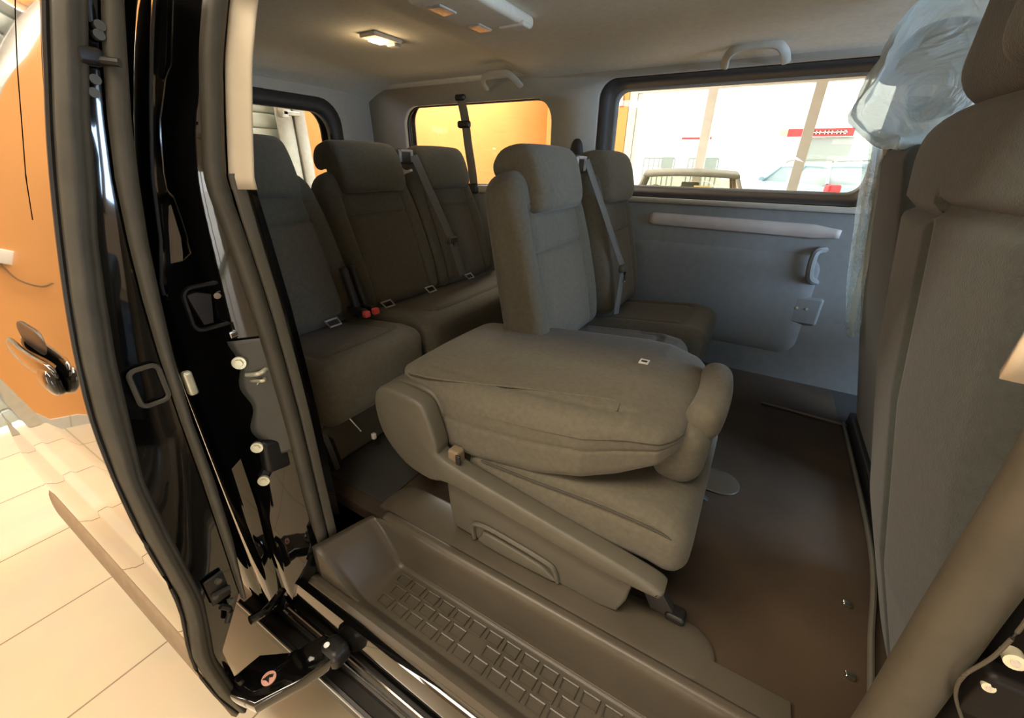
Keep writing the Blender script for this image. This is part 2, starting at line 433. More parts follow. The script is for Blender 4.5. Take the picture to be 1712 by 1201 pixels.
def car(name, loc, rz, L, W, H, body, label, boxy=0.5, roofm=None, interior=False):
    t = thing(name, loc, label, 'car', rz=rz)
    hb = H * 0.62
    def shape(p):
        u = (p.x / (L / 2)); v = (p.z / (hb / 2))
        p.y *= 1 - 0.10 * abs(u) ** 3
        if v > 0: p.z -= (0.14 if u > 0.2 else 0.04) * max(0, abs(u) - .35) * hb / 0.65 * (1 if u > 0 else .4)
        return p
    bm = B(); rbox(bm, (0, 0, .18 + hb / 2), (L, W, hb), .14, (10, 4, 3), shape)
    obj('body', bm, body, t, local=True)
    # greenhouse: roof + pillars + glass
    zb, zt = .16 + hb, H
    x0b, x1b, x0t, x1t = -L * (.46 if boxy > .6 else .34), L * .20, -L * (.38 if boxy > .6 else .22), L * .06
    wb, wt = W * .46, W * .38
    bm = B()
    th = .05 if interior else .10
    rbox(bm, ((x0t + x1t) / 2, 0, zt - th / 2), ((x1t - x0t) + .12, wt * 2 + .06, th), th * .45, (8, 8, 1), lambda p: Vector((p.x, p.y, p.z - .03 * (p.x / ((x1t - x0t) / 2)) ** 2 - .02 * (p.y / wt) ** 2)))
    obj('roof', bm, roofm or body, t, local=True)
    for sy in (-1, 1):
        for xb, xt in ((x0b, x0t), (x1b, x1t), ((x0b + x1b) / 2 - .1, (x0t + x1t) / 2 - .05)):
            obj('pillar', tube(B(), [(xb, sy * wb, zb), (xt, sy * wt, zt - .07)], .02 if interior else .035, 8, curve=False), roofm or body, t, local=True)
        bm = B(); v = [bm.verts.new(q) for q in ((x0b, sy * (wb - .01), zb - .03), (x1b, sy * (wb - .01), zb - .03), (x1t, sy * (wt - .01), zt - .07), (x0t, sy * (wt - .01), zt - .07))]; bm.faces.new(v)
        obj('side_window', bm, 'glass_van' if interior else 'carglass', t, local=True, solid=.006)
    for nm, xb, xt in (('rear_window', x0b, x0t), ('windscreen', x1b, x1t)):
        bm = B(); v = [bm.verts.new(q) for q in ((xb, -wb, zb - .03), (xb, wb, zb - .03), (xt, wt, zt - .07), (xt, -wt, zt - .07))]; bm.faces.new(v)
        obj(nm, bm, 'glass_van' if interior else 'carglass', t, local=True, solid=.006)
    for sx in (-1, 1):
        for sy in (-1, 1):
            x = sx * L * .31; y = sy * (W / 2 - .09)
            obj('wheel', cyl(B(), (x, y - .09, .31), (x, y + .09, .31), .31, 28), 'tyre', t, local=True)
    for sy in (-1, 1):
        obj('tail_lamp', rbox(B(), (-L / 2 + .10, sy * (W / 2 - .17), .18 + hb * .90), (.22, .28, .18), .05, 3), 'tail_red', t, local=True)
        obj('headlamp', rbox(B(), (L / 2 - .12, sy * (W / 2 - .26), .18 + hb * .62), (.2, .26, .15), .05, 3), 'indicator' if name == 'compact_car' else 'white', t, local=True)
        obj('mirror', rbox(B(), (x1b - .1, sy * (W / 2 + .04), zb + .06), (.10, .16, .12), .04, 2), body, t, local=True)
    if boxy > .6:
        for sy in (-1, 1): obj('roof_rail', tube(B(), [(x0t + .05, sy * wt * .9, zt - .03), (x0t + .2, sy * wt * .9, zt + .035), (x1t - .2, sy * wt * .9, zt + .035), (x1t, sy * wt * .9, zt - .03)], .015, 8), 'car_trim', t, local=True)
    return t
oc = car('vintage_car', (-.92, 5.75, 0), R(-80), 2.6, 1.32, 1.45, 'car_cream', 'small vintage cream car with slim grey-framed roof parked inside by the glazing', .5, 'car_trim', True)
obj('rear_view_mirror', rbox(B(), (.10, .02, 1.27), (.03, .2, .06), .012, 2), 'car_trim', oc, local=True)
obj('windscreen_badge', tube(B(), [(.36, -.36 + .06 * math.cos(a * math.pi / 6), 1.21 + .06 * math.sin(a * math.pi / 6)) for a in range(12)], .008, 6, closed=True), 'car_trim', oc, local=True)
obj('windscreen_card', box(B(), .3, .31, .06, .24, 1.18, 1.27), 'sign_yellow', oc, local=True)
car('estate_car', (.81, 14.42, -.04), R(117), 4.5, 1.85, 1.68, 'car_blue', 'pale blue estate car with red tail lamps parked outside the glazing', .8)
car('compact_car', (1.55, 19.6, -.04), R(184), 3.6, 1.65, 1.45, 'car_white', 'white compact car with orange front lamps parked outside left of the blue car', .5)

# buildings across the road
b1 = thing('shop_building', (1.0, 31, -.04), 'grey-fronted shop with a red sign band right of the second mullion', 'building')
obj('wall', box(B(), .9, 3.0, 30.3, 36, -.04, 3.1), 'building_grey', b1, smooth=0)
obj('wing', box(B(), -2.4, .9, 30.6, 36, -.04, 3.1), 'building', b1, smooth=0)
sg = obj('sign_band', box(B(), -.1, 2.9, 30.05, 30.3, 3.12, 3.50), 'sign_red', b1, smooth=0)
obj('sign_end', box(B(), -.45, -.1, 30.05, 30.3, 3.15, 3.48), 'sign_yellow', b1, smooth=0)
bm = B(); x = 1.0
for wd in (.16, .16, .16, .06, .16, .16, .16, .06, .16, .16, .22):
    if wd < .1: box(bm, x, x + .07, 30.02, 30.05, 3.27, 3.31)
    else:
        box(bm, x, x + wd - .02, 30.02, 30.05, 3.22, 3.27); box(bm, x, x + .05, 30.02, 30.05, 3.22, 3.38); box(bm, x, x + wd - .02, 30.02, 30.05, 3.33, 3.38)
        box(bm, x + wd - .06, x + wd - .02, 30.02, 30.05, 3.22, 3.38)
    x += wd
obj('lettering', bm, 'white', sg, smooth=0)
b2 = thing('low_building', (-9, 36, -.04), 'white low building with a faded red fascia far left beyond the glazing', 'building')
obj('wall', box(B(), -12, -4.0, 35, 40, -.04, 3.2), 'building', b2, smooth=0)
obj('fascia', box(B(), -6.6, -4.6, 34.9, 35, 3.3, 3.45), 'sign_red', b2, smooth=0)
obj('downpipe', cyl(B(), (-10.0, 34.9, 0), (-10.0, 34.9, 3.2), .05, 8), 'frame', b2)
fn0 = None
for i, (xa, xb) in enumerate(((-5.2, -3.9), (-3.35, -2.2))):
    f = thing('railing', ((xa + xb) / 2, 20, -.04), ['dark railing panel left of the first mullion, the further left of two', 'dark railing panel touching the left of the first mullion'][i], 'railing', 'railings beyond the parking')
    bm = B(); box(bm, xa, xb, 19.98, 20.02, 1.78, 1.84); box(bm, xa, xb, 19.98, 20.02, 1.5, 1.53); obj('rail', bm, 'fence', f, smooth=0)
    n = 6
    for k in range(n + 1):
        q = xa + (xb - xa) * k / n; obj('post', box(B(), q - .02, q + .02, 19.97, 20.03, -.04, 1.8), 'fence', f, smooth=0)
    obj('board', box(B(), xb - .55, xb - .06, 19.95, 19.98, 1.42, 1.86), 'fence', f, smooth=0)
# shrub glimpsed right of the far window
bm = B()
for i in range(500):
    a, b_ = random.uniform(0, 2 * math.pi), random.uniform(-1, 1); rr = random.uniform(.3, 1)
    p = Vector((4.6 + .8 * rr * math.cos(a), 20 + .6 * rr * math.sin(a), 2.6 + 1.2 * b_)); d = .06
    vs = [bm.verts.new(p + Vector((random.uniform(-d, d), random.uniform(-d, d), random.uniform(-d, d)))) for _ in range(3)]; bm.faces.new(vs)
tr = thing('young_tree', (4.6, 20, -.04), 'yellow-green young tree outside right of the blue estate car', 'tree')
obj('foliage', bm, 'leaf', tr, smooth=0)
obj('trunk', cyl(B(), (4.6, 20, -.04), (4.6, 20, 2.4), .05, 8), 'car_trim', tr)

# ================================================================== THE VAN
FZ = 0.58                       # cabin floor height
van = thing('passenger_van', (-.2, 1.25, 0), 'black passenger van with its sliding side door open', 'van')
YF = 2.08                       # inner face of the far side

# --- far side trim panel with its window openings
WIN = dict(mid=(-.60, .30, 1.35, 1.775), quart=(-1.965, -1.00, 1.33, 1.745))
def far(y): return lambda u, v: Vector((u, y + (0 if v < 1.3 else -(v - 1.3) * .03), v))
bm = B(); holed(bm, [(-2.3, 1.305), (2.2, 1.305), (2.2, 1.90), (-2.3, 1.90)],
      [rrect(-.775, .335, 1.325, 1.80, .075), rrect(-1.965, -1.00, 1.345, 1.745, .10), rrect(.62, 1.7, 1.32, 1.75, .08)], far(YF))
obj('upper_side_trim', bm, 'trim_light', van, solid=.03, off=1, smooth=20)
bm = B(); box(bm, -2.3, 2.2, YF - .018, YF + .03, FZ - .05, 1.303, .003); obj('lower_side_trim', bm, 'trim', van, smooth=20)
# window reveals and rubber frames
bm = B(); o_ = rrect(-.775, .335, 1.325, 1.80, .075); i_ = rrect(-.722, .30, 1.36, 1.768, .055); n = len(o_)
a = [bm.verts.new(far(YF)(*p)) for p in o_]; b_ = [bm.verts.new(far(YF + .05)(*p)) for p in i_]
for i in range(n): bm.faces.new((a[i], a[(i + 1) % n], b_[(i + 1) % n], b_[i]))
fr = obj('window_surround', bm, 'trim_dark', van, solid=.004)
bm = B(); i2 = rrect(-.708, .285, 1.370, 1.759, .05)
a = [bm.verts.new(far(YF + .052)(*p)) for p in i_]; b_ = [bm.verts.new(far(YF + .07)(*p)) for p in i2]
for i in range(n): bm.faces.new((a[i], a[(i + 1) % n], b_[(i + 1) % n], b_[i]))
obj('window_rubber', bm, 'trim', fr, solid=.004)
bm = B(); vs = [bm.verts.new(far(YF + .072)(*p)) for p in rrect(-.73, .30, 1.36, 1.77, .05)]; bm.faces.new(vs)
obj('side_window_glass', bm, 'glass_van', van, solid=.004)
bm = B(); vs = [bm.verts.new(far(YF + .05)(*p)) for p in rrect(-1.98, -.985, 1.33, 1.76, .10)]; bm.faces.new(vs)
obj('quarter_window_glass', bm, 'glass_van', van, solid=.004)
bm = B(); q = rrect(-1.965, -1.00, 1.345, 1.745, .10)
tube(bm, [far(YF + .01)(*p) for p in q], .007, 6, k=1, closed=True, curve=False, up=(0, 1, 0)); obj('quarter_window_seal', bm, 'trim_dark', van)
# pale reveal on the D pillar beside the quarter window
bm = B(); prism(bm, [(-2.09, 1.32), (-1.985, 1.32), (-1.985, 1.71), (-2.05, 1.735), (-2.09, 1.70)], 'y', YF - .032, YF - .005, .004)
obj('pillar_reveal', bm, 'beige', van)
# taupe arm strip under the window
bm = B()
def strip(u, v):
    x = -.47 + u * .73; h = .022 * (1 - max(0, u - .88) * 6) * (1 if u > .02 else .6)
    zc = 1.236 - .006 * u - .02 * max(0, u - .85)
    return Vector((x, YF - .014 - .007 * math.cos((v - .5) * math.pi), zc + (v - .5) * 2 * max(h, .004)))
obj('arm_strip', grid(bm, strip, 40, 8), 'armstrip', van, solid=.012)
# lower armrest bulge, cup recess and pull of the far sliding door
bm = B(); rbox(bm, (-.15, YF - .003, .92), (.80, .05, .46), (.08, .022, .08), (8, 2, 6)); obj('door_panel_bulge', bm, 'trim', van)
hp = obj('pull_handle', tube(B(), [(.235, YF - .005, 1.165), (.20, YF - .045, 1.15), (.205, YF - .05, 1.06), (.24, YF - .005, 1.03)], .014, 8, up=(0, 1, 0)), 'trim', van)
obj('handle_recess', rbox(B(), (.205, YF - .001, 1.10), (.085, .014, .19), .006, 2), 'trim_dark', hp)
bm = B(); rbox(bm, (.23, YF - .012, .91), (.11, .03, .12), .012, 2); obj('door_pocket', bm, 'trim', van)
for dx in (0, .035): obj('pocket_screw', cyl(B(), (.20 + dx, YF - .03, .92), (.20 + dx, YF - .024, .92), .005, 12), 'bolt', van)
# coat hook / belt guide between the windows
bm = B(); rbox(bm, (-.86, YF - .03, 1.50), (.075, .05, .14), .03, 4, lambda p: Vector((p.x * (1 - .35 * max(0, p.z) / .07), p.y, p.z)))
obj('belt_guide', bm, 'trim_dark', van)

# --- tailgate end
def rear(x): return lambda u, v: Vector((x - (v - 1.3) * .05 * (-1), u, v))
bm = B()
holed(bm, [(.40, FZ - .05), (2.11, FZ - .05), (2.11, 1.90), (.40, 1.90)], [rrect(.62, 1.735, 1.25, 1.70, .09)], lambda u, v: Vector((-2.26, u, v)))
obj('tailgate_trim', bm, 'trim_light', van, solid=.03, off=-1, smooth=0)
o_ = rrect(.55, 1.81, 1.18, 1.765, .13); i_ = rrect(.62, 1.735, 1.25, 1.695, .10)
bm = B(); ringframe(bm, o_, i_, lambda u, v: Vector((-2.255 + .03, u, v))); obj('tailgate_window_frame', bm, 'trim_dark', van, solid=.04, off=1)
bm = B(); vs = [bm.verts.new((-2.275, u, v)) for u, v in rrect(.60, 1.76, 1.23, 1.72, .10)]; bm.faces.new(vs)
obj('tailgate_glass', bm, 'glass_van', van, solid=.004)

# --- roof lining
def lining(u, v):
    x = -2.28 + u * 4.4; y = .40 + v * 1.74
    e = min(1, max(0, (y - 1.80) / .30)); e2 = min(1, max(0, (.62 - y) / .2)); er = min(1, max(0, (-1.95 - x) / .33))
    z = 1.885 - .055 * e ** 2 - .10 * e2 ** 2 - .10 * er ** 2
    s = min(1, max(0, (x + 1.20) / .10)); s = s * s * (3 - 2 * s)
    m = min(1, max(0, (1.72 - y) / .35)) * min(1, max(0, (y - .6) / .2))
    z -= .028 * s * (1 if y > .6 else 0) * (1 - .3 * m)
    return Vector((x, y, z))
obj('roof_lining', grid(B(), lining, 110, 50), 'headliner', van, smooth=60, solid=.01, off=1)
# cant rail between lining and window
bm = B()
def cant(u, v):
    x = -2.28 + u * 4.4; a = v * math.pi / 2
    return Vector((x, 2.075 - .055 * math.sin(a) - .0, 1.825 + .03 * v - .01 * math.cos(a)))
obj('cant_trim', grid(bm, cant, 30, 8), 'headliner', van, solid=.01, off=1)
# dome lamp, lit
dl = obj('dome_lamp', rbox(B(), (-1.425, 1.40, 1.879), (.085, .145, .016), .007, 3), 'headliner', van)
obj('lamp_lens', rbox(B(), (-1.43, 1.385, 1.869), (.045, .065, .012), .006, 3), 'lamp', dl)
obj('clear_lens', rbox(B(), (-1.415, 1.452, 1.866), (.045, .035, .010), .004, 2), 'lens', dl)
pl = bpy.data.lights.new('dome_bulb', 'POINT'); pl.energy = 0.8; pl.color = (1, .72, .4); pl.shadow_soft_size = .03
plo = bpy.data.objects.new('dome_bulb', pl); COL.objects.link(plo); plo.location = (-1.43, 1.385, 1.845)
# roof console with two lamps further forward
rc = obj('roof_console', rbox(B(), (-.86, 1.22, 1.850), (.20, .36, .035), .015, 4), 'headliner', van)
for yy in (1.12, 1.30): obj('reading_lamp', rbox(B(), (-.90, yy, 1.834), (.05, .075, .012), .005, 2), 'lens', rc)
obj('console_vent', rbox(B(), (-.80, 1.345, 1.834), (.09, .05, .014), .006, 2), 'headliner', rc)
# grab handles on the far cant rail
for x0, x1, zt in ((-1.345, -1.15, 1.835), (-.27, -.07, 1.84)):
    y = 1.99
    g = obj('grab_handle', tube(B(), [(x0, y + .01, zt - .045), (x0 + .012, y - .04, zt - .02), (x0 + .05, y - .055, zt), (x1 - .05, y - .055, zt), (x1 - .012, y - .04, zt - .02), (x1, y + .01, zt - .045)], .015, 10, up=(0, 1, 0), r2=.009), 'trim_light', van)
# rear far belt hanging across the quarter window
bl = obj('hanging_belt', tube(B(), [(-1.475, 1.955, 1.75), (-1.445, 1.945, 1.66), (-1.42, 1.93, 1.55), (-1.375, 1.91, 1.36), (-1.35, 1.90, 1.10)], .026, 8, up=(0, 1, 0), r2=.003), 'belt', van)
obj('belt_loop', rbox(B(), (-1.448, 1.94, 1.635), (.075, .03, .035), .012, 3), 'plastic_black', bl)
obj('belt_anchor', rbox(B(), (-1.478, 1.955, 1.755), (.06, .03, .03), .012, 3), 'plastic_black', bl)
obj('belt_buckle', rbox(B(), (-1.372, 1.90, 1.335), (.06, .03, .05), .012, 3), 'plastic_black', bl)

# --- floor
bm = B(); box(bm, -2.26, .42, .52, 2.1, FZ - .04, FZ); obj('cabin_floor', bm, 'carpet', van, smooth=0)
bm = B(); box(bm, .42, 2.2, .42, 2.1, FZ - .04, FZ); box(bm, .30, .42, .42, .52, FZ - .04, FZ); obj('front_floor', bm, 'mat_dark', van, smooth=0)
obj('rear_footwell_mat', box(B(), -2.2, -.74, .56, 2.05, FZ, FZ + .006, .002), 'mat_dark', van)
# raised seat track covers
for y, a, b_ in ((.60, -.74, .115), (1.16, -.72, .12)):
    obj('seat_track_cover', rbox(B(), ((a + b_) / 2, y, FZ + .004), (b_ - a, .115, .016), (.056, .056, .007), (10, 2, 1)), 'step', van)
obj('floor_edge_strip', tube(B(), [(.43, 1.75, FZ + .01), (.42, 1.10, FZ + .012), (.38, .80, FZ + .012), (.355, .62, FZ + .01)], .006, 8), 'seatplastic', van)
obj('floor_riser', box(B(), .44, .56, .50, 1.78, FZ, FZ + .05, .008), 'plastic_black', van)
for x, y in ((.352, .885), (.338, .712)): obj('floor_screw', rbox(B(), (x, y, FZ + .004), (.018, .014, .010), .004, 2), 'chrome', van)
obj('floor_seam', tube(B(), [(.16, 1.76, FZ + .006), (.48, 1.74, FZ + .006)], .005, 6, curve=False), 'seatplastic', van)

# --- step well
SX0, SX1 = -.80, .24
def stepfn(u, v):
    # v: 0 outer lip -> 1 inner edge ; u: rear -> front
    prof = [(.0, .345, .462), (.05, .352, .474), (.10, .362, .472), (.20, .385, .452), (.55, .500, .450), (.62, .514, .455), (.68, .519, .475), (.88, .522, .565), (.93, .525, .580), (.96, .532, .584), (1.0, .545, .583)]
    y = interp([(a, b) for a, b, c in prof], v); z = interp([(a, c) for a, b, c in prof], v)
    x = SX0 + u * (SX1 - SX0)
    k = max(0, 1 - (x - SX0) / .17)         # rear end rises in a bowl
    k2 = k * k * (3 - 2 * k)
    if v > .12: z = z + (max(z, .575) - z) * k2
    x2 = x + (.10 * v) * k
    y2 = y + .0 * k
    return Vector((x2, y2, z))
sw = obj('step_well', grid(B(), stepfn, 60, 60), 'step', van, smooth=50, solid=.006, off=1)
# anti-slip pads
for i in range(18):
    for j in range(3):
        x = -.615 + i * .047 + (j % 2) * .012; y = .400 + j * .032
        if x > .2 or (i % 6 == 5 and j == 1): continue
        z = .4585
        bm = B(); tube(bm, [(x, y, z), (x + .034, y, z), (x + .036, y + .024, z), (x, y + .024, z)], .0026, 5, k=1, closed=True, curve=False)
        obj('grip_pad', bm, 'step', sw)
# step edge to the floor: flat sill trim
bm = B(); prism(bm, [(.546, .560), (.60, .560), (.60, .589), (.565, .589), (.546, .586)], 'x', -.74, .24, .002); obj('sill_trim', bm, 'step', van)

# --- body jamb behind the opening
YBOD = [(.25, .285), (.7, .283), (1.0, .283), (1.25, .288), (1.324, .309), (1.42, .327), (1.507, .351), (1.6, .38), (1.672, .405), (1.80, .455), (1.92, .56)]
YJ = [(.3, .318), (.61, .318), (.857, .335), (1.09, .345), (1.14, .345), (1.32, .347), (1.42, .349), (1.50, .366), (1.58, .40), (1.70, .44), (1.9, .56)]
YS = [(.45, .400), (.52, .398), (.69, .398), (.92, .400), (1.06, .398), (1.19, .394), (1.33, .385), (1.42, .378), (1.51, .398), (1.59, .418), (1.66, .443), (1.8, .50), (1.9, .58)]
def jamb(u, v):
    z = .33 + v * 1.57
    yb, yj, ys = interp(YBOD, z), interp(YJ, z), interp(YS, z) + .015
    P = [(-1.02, yb + .004), (-.905, yb), (-.897, yb + .008), (-.89, min(yb + .035, yj - .006)), (-.862, yj - .004), (-.855, yj), (-.805, ys), (-.80, ys + .05)]
    k = u * (len(P) - 1); i = min(int(k), len(P) - 2); f = k - i
    return Vector((P[i][0] + (P[i + 1][0] - P[i][0]) * f, P[i][1] + (P[i + 1][1] - P[i][1]) * f, z))
jb = obj('door_jamb', grid(B(), jamb, 7, 60), 'paint', van, smooth=50, solid=.004)
obj('jamb_edge_glint', tube(B(), [(-.893, interp(YBOD, z) + .004, z) for z in (1.75, 1.67, 1.6, 1.507, 1.42, 1.324, 1.25, 1.22)], .004, 6, k=2), 'chrome', jb)  # highlight along the body edge, built as a thin bright tube
# striker plate with bolts, hold-open catch and latch recess
def fc(x, y, z): return (x, y, z)
bm = B()
def plt(u, v):
    z = .85 + v * .28; e = .06 + .10 * (1 + math.sin(v * 17)) * (1 - .5 * v)
    u = e + (1.0 - e) * u
    return Vector((-.855 + .05 * u + .004, interp(YJ, z) + (interp(YS, z) + .015 - interp(YJ, z)) * u - .004, z))
sp = obj('striker_plate', grid(bm, plt, 6, 40), 'plate', van, solid=.002)
def bolt(p, r, par):
    d = Vector((.75, -.66, .1)).normalized(); p = Vector(p)
    cyl_ = B(); cyl(cyl_, p, p + d * .006, r, 20); cyl(cyl_, p + d * .006, p + d * .010, r * .62, 6); return obj('bolt', cyl_, 'bolt', par)
bolt((-.838, .352, 1.085), .013, sp); bolt((-.838, .372, 1.035), .012, sp)
bm = B(); tube(bm, [(-.836, .356, 1.055), (-.815, .372, 1.058), (-.82, .392, 1.062), (-.836, .396, 1.066)], .005, 8); tube(bm, [(-.836, .362, 1.040), (-.815, .376, 1.040), (-.836, .392, 1.045)], .004, 8)
obj('striker_loop', bm, 'bolt', sp)
bm = B()
box(bm, -.87, -.84, .385 - .035, .385 + .02, 1.135, 1.150, .003)
obj('striker_ledge', bm, 'chrome', sp)
bm = B(); rbox(bm, (-.836, .372, .848), (.028, .070, .085), .012, 4, lambda p: Vector((p.x, p.y * (1 - .1 * p.z / .04), p.z - p.y * .25)))
tube(bm, [(-.838, .352, .875), (-.838, .335, .893)], .012, 10); tube(bm, [(-.838, .352, .828), (-.838, .330, .806)], .012, 10)
hc = obj('hold_open_catch', bm, 'plastic_black', van)
bolt((-.828, .333, .893), .012, hc); bolt((-.828, .326, .806), .012, hc)
bm = B(); tube(bm, [(-.848, a, b) for a, b in rrect(.300, .378, 1.165, 1.245, .016, 4)], .004, 6, k=1, closed=True, curve=False, up=(1, 0, 0))
lr = obj('latch_recess', bm, 'rubber_dark', van)
bm = B(); prism(bm, [(.335, 1.172), (.345, 1.225), (.322, 1.235), (.306, 1.232), (.318, 1.172)], 'x', -.862, -.850, .002); obj('latch_cavity', bm, 'trim_dark', lr)
obj('latch_screw', cyl(B(), (-.852, .352, 1.222), (-.842, .350, 1.222), .006, 12), 'chrome', lr)

# opening seal (big soft tube) : rear upright, turning forward along the sill lip
sealp = [(-.797, interp(YS, z) + .002, z) for z in (1.86, 1.75, 1.664, 1.587, 1.507, 1.421, 1.327, 1.193, 1.064, .917, .70)] + [(-.80, .402, .56), (-.785, .385, .49), (-.73, .362, .462), (-.60, .350, .452), (-.30, .345, .450), (.10, .343, .450), (.19, .343, .47), (.207, .345, .55), (.206, .348, .75), (.205, .350, .97), (.199, .352, 1.15), (.197, .358, 1.28), (.198, .39, 1.45), (.19, .44, 1.65), (.17, .52, 1.86)]
def sealmesh():
    bm = B(); P = smooth_path(sealp, 5); n = 14; rings = []
    for i, p in enumerate(P):
        t = (P[min(i + 1, len(P) - 1)] - P[max(i - 1, 0)]).normalized()
        inward = (Vector((-.3, p.y, 1.1)) - p); inward -= t * inward.dot(t); inward.normalize(); s = t.cross(inward)
        r = .0155 if p.z > .6 else (.0155 - .010 * min(1, (.6 - p.z) / .13))
        if p.x > 0: r = .020
        rings.append([bm.verts.new(p + s * r * math.cos(2 * math.pi * j / n) + inward * r * math.sin(2 * math.pi * j / n)) for j in range(n)])
    for a, b in zip(rings, rings[1:]):
        for j in range(n): bm.faces.new((a[j], a[(j + 1) % n], b[(j + 1) % n], b[j]))
    return bm
obj('opening_seal', sealmesh(), 'rubber', van)
# inner lip of the seal
bm = B(); tube(bm, [(-.792, interp(YS, z) + .030, z) for z in (1.43, 1.33, 1.2, 1.06, .92, .75, .62, .56)], .006, 8, r2=.012, up=(0, 1, 0)); obj('seal_lip', bm, 'seatplastic', van)
# pillar covers : beige upper, dark lower
def pillar(z0, z1, x0, dx, wy, n=24):
    bm = B()
    def f(u, v):
        z = z0 + v * (z1 - z0); a = u * math.pi
        return Vector((x0 + dx * .5 * (1 - math.cos(a)) , interp(YS, z) + .020 + wy * u, z + (.0 if v < 1 else 0)))
    return grid(bm, f, 8, n)
obj('rear_pillar_upper_trim', pillar(1.405, 1.87, -.792, .03, .026), 'beige', van, solid=.006)
bm = B()
def inner(u, v):
    z = FZ + v * (1.42 - FZ); return Vector((-.80 - .04 * math.sin(u * math.pi * .5) - u * 1.45, interp(YS, z) + .03 + .06 * min(1, u * 8), z))
obj('near_side_trim', grid(bm, inner, 30, 24), 'trim', van, solid=.01, off=1)
bm = B()
def front_p(u, v):
    z = 1.30 + v * .57; return Vector((.182 + (1 - v) * .010 + .05 * u, interp(YS, z) + .066 - .04 * u * (1 - u) + .02 * u, z))
obj('front_pillar_upper_trim', grid(bm, front_p, 8, 20), 'beige', van, solid=.02)

# --- sill outside the step, with the lower door rail
bm = B(); prism(bm, [(.352, .450), (.330, .440), (.318, .40), (.312, .33), (.33, .31), (.40, .31), (.40, .44)], 'x', -1.0, 2.2, .004); obj('sill', bm, 'paint', van)
bm = B(); prism(bm, [(.250, .300), (.262, .306), (.262, .285), (.295, .285), (.295, .310), (.312, .318), (.312, .27), (.250, .27)], 'x', -1.05, .60); rl = obj('lower_door_rail', bm, 'rubber_dark', van, smooth=0)
obj('rail_lip', tube(B(), [(-1.05, .304, .313), (.60, .304, .313)], .004, 6, curve=False), 'chrome', rl)
obj('rail_edge', tube(B(), [(-1.05, .252, .303), (.60, .252, .303)], .003, 6, curve=False), 'alu', rl)
# lower hinge arm with its warning sticker
bm = B(); prism(bm, [(-.80, .10), (-.70, .125), (-.655, .21), (-.63, .285), (-.655, .31), (-.70, .30), (-.735, .23), (-.79, .19)], 'z', .36, .395, .006)
ar = obj('lower_hinge_arm', bm, 'paint', van)
bm = B(); rbox(bm, (-.655, .292, .375), (.065, .055, .055), .02, 4); obj('arm_roller', bm, 'plastic_black', ar)
obj('arm_pin', cyl(B(), (-.665, .282, .403), (-.665, .282, .408), .007, 14), 'chrome', ar)
st = obj('warning_sticker', cyl(B(), (-.722, .172, .395), (-.722, .172, .3975), .015, 24), 'sticker', ar)
bm = B(); prism(bm, [(-.731, .162), (-.728, .176), (-.721, .183), (-.716, .178), (-.722, .173), (-.712, .166), (-.722, .166)], 'z', .3974, .3982); obj('sticker_symbol', bm, 'rubber_dark', ar, smooth=0)
obj('arm_bolt', cyl(B(), (-.775, .135, .395), (-.775, .135, .402), .008, 12), 'chrome', ar)
obj('check_arm', tube(B(), [(-.80, .20, .50), (-.80, .24, .49), (-.83, .29, .47)], .010, 8), 'paint', van)

# --- outer shell (black body around the cabin)
bm = B()
def skin(u, v):
    x = -.98 - u * 1.36; z = .30 + v * 1.62; return Vector((x, interp(YBOD, z) + .05 * max(0, u - .8) ** 2 * 10, z))
obj('rear_quarter_panel', grid(bm, skin, 16, 50), 'paint', van, smooth=40, solid=.02)
obj('opening_header', box(B(), -.82, 2.2, .50, .60, 1.86, 1.93, .01), 'trim_light', van)
bm = B(); box(bm, -2.36, 2.2, .50, 2.14, 1.93, 1.96, .01); obj('roof_panel', bm, 'shell', van)
bm = B(); holed(bm, [(-2.36, .3), (2.2, .3), (2.2, 1.93), (-2.36, 1.93)], [rrect(-.80, .35, 1.32, 1.80, .07), rrect(-2.0, -.97, 1.32, 1.77, .1), rrect(.62, 1.7, 1.30, 1.75, .08)], far(YF + .10))
obj('far_body_side', bm, 'shell', van, solid=.01, smooth=20)
bm = B(); holed(bm, [(.38, .3), (2.2, .3), (2.2, 1.93), (.38, 1.93)], [rrect(.60, 1.76, 1.22, 1.72, .1)], lambda u, v: Vector((-2.36, u, v)))
obj('tailgate', bm, 'shell', van, solid=.01, smooth=0)
bm = B()
def front_door(u, v):
    x = .40 + u * 1.2; z = .30 + v * .95; return Vector((x, interp(YBOD, z) + .03, z))
obj('front_door', grid(bm, front_door, 10, 20), 'paint', van, smooth=40, solid=.03, off=1)
obj('under_floor', box(B(), -2.3, 2.2, .40, 2.1, .30, .40), 'shell', van, smooth=0)
# front pillar lower: dark plate, bolts and grey cable
bm = B(); 
def bpl(u, v):
    z = .42 + v * .86; return Vector((.213 + u * .20, .356 - .05 * u, z))
obj('front_jamb', grid(bm, bpl, 3, 20), 'jamb_black', van, solid=.008, off=1)
obj('jamb_cable', tube(B(), [(.206, .325, 1.20), (.212, .325, 1.18), (.212, .325, 1.14), (.207, .325, 1.11), (.212, .328, 1.085), (.225, .33, 1.06)], .0013, 8), 'rubber', van)
for x, y, z, r in (((.223), .328, 1.14, .0060), (.222, .328, 1.107, .0038)):
    obj('jamb_bolt', cyl(B(), (x, y + .006, z), (x - .001, y - .003, z + .001), r, 18), 'bolt', van)
    obj('jamb_bolt_socket', cyl(B(), (x - .001, y - .003, z + .001), (x - .0012, y - .0042, z + .0012), r * .4, 12), 'armstrip', van)
obj('jamb_bracket', rbox(B(), (.232, .335, 1.095), (.03, .02, .05), .006, 3), 'jamb_black', van)
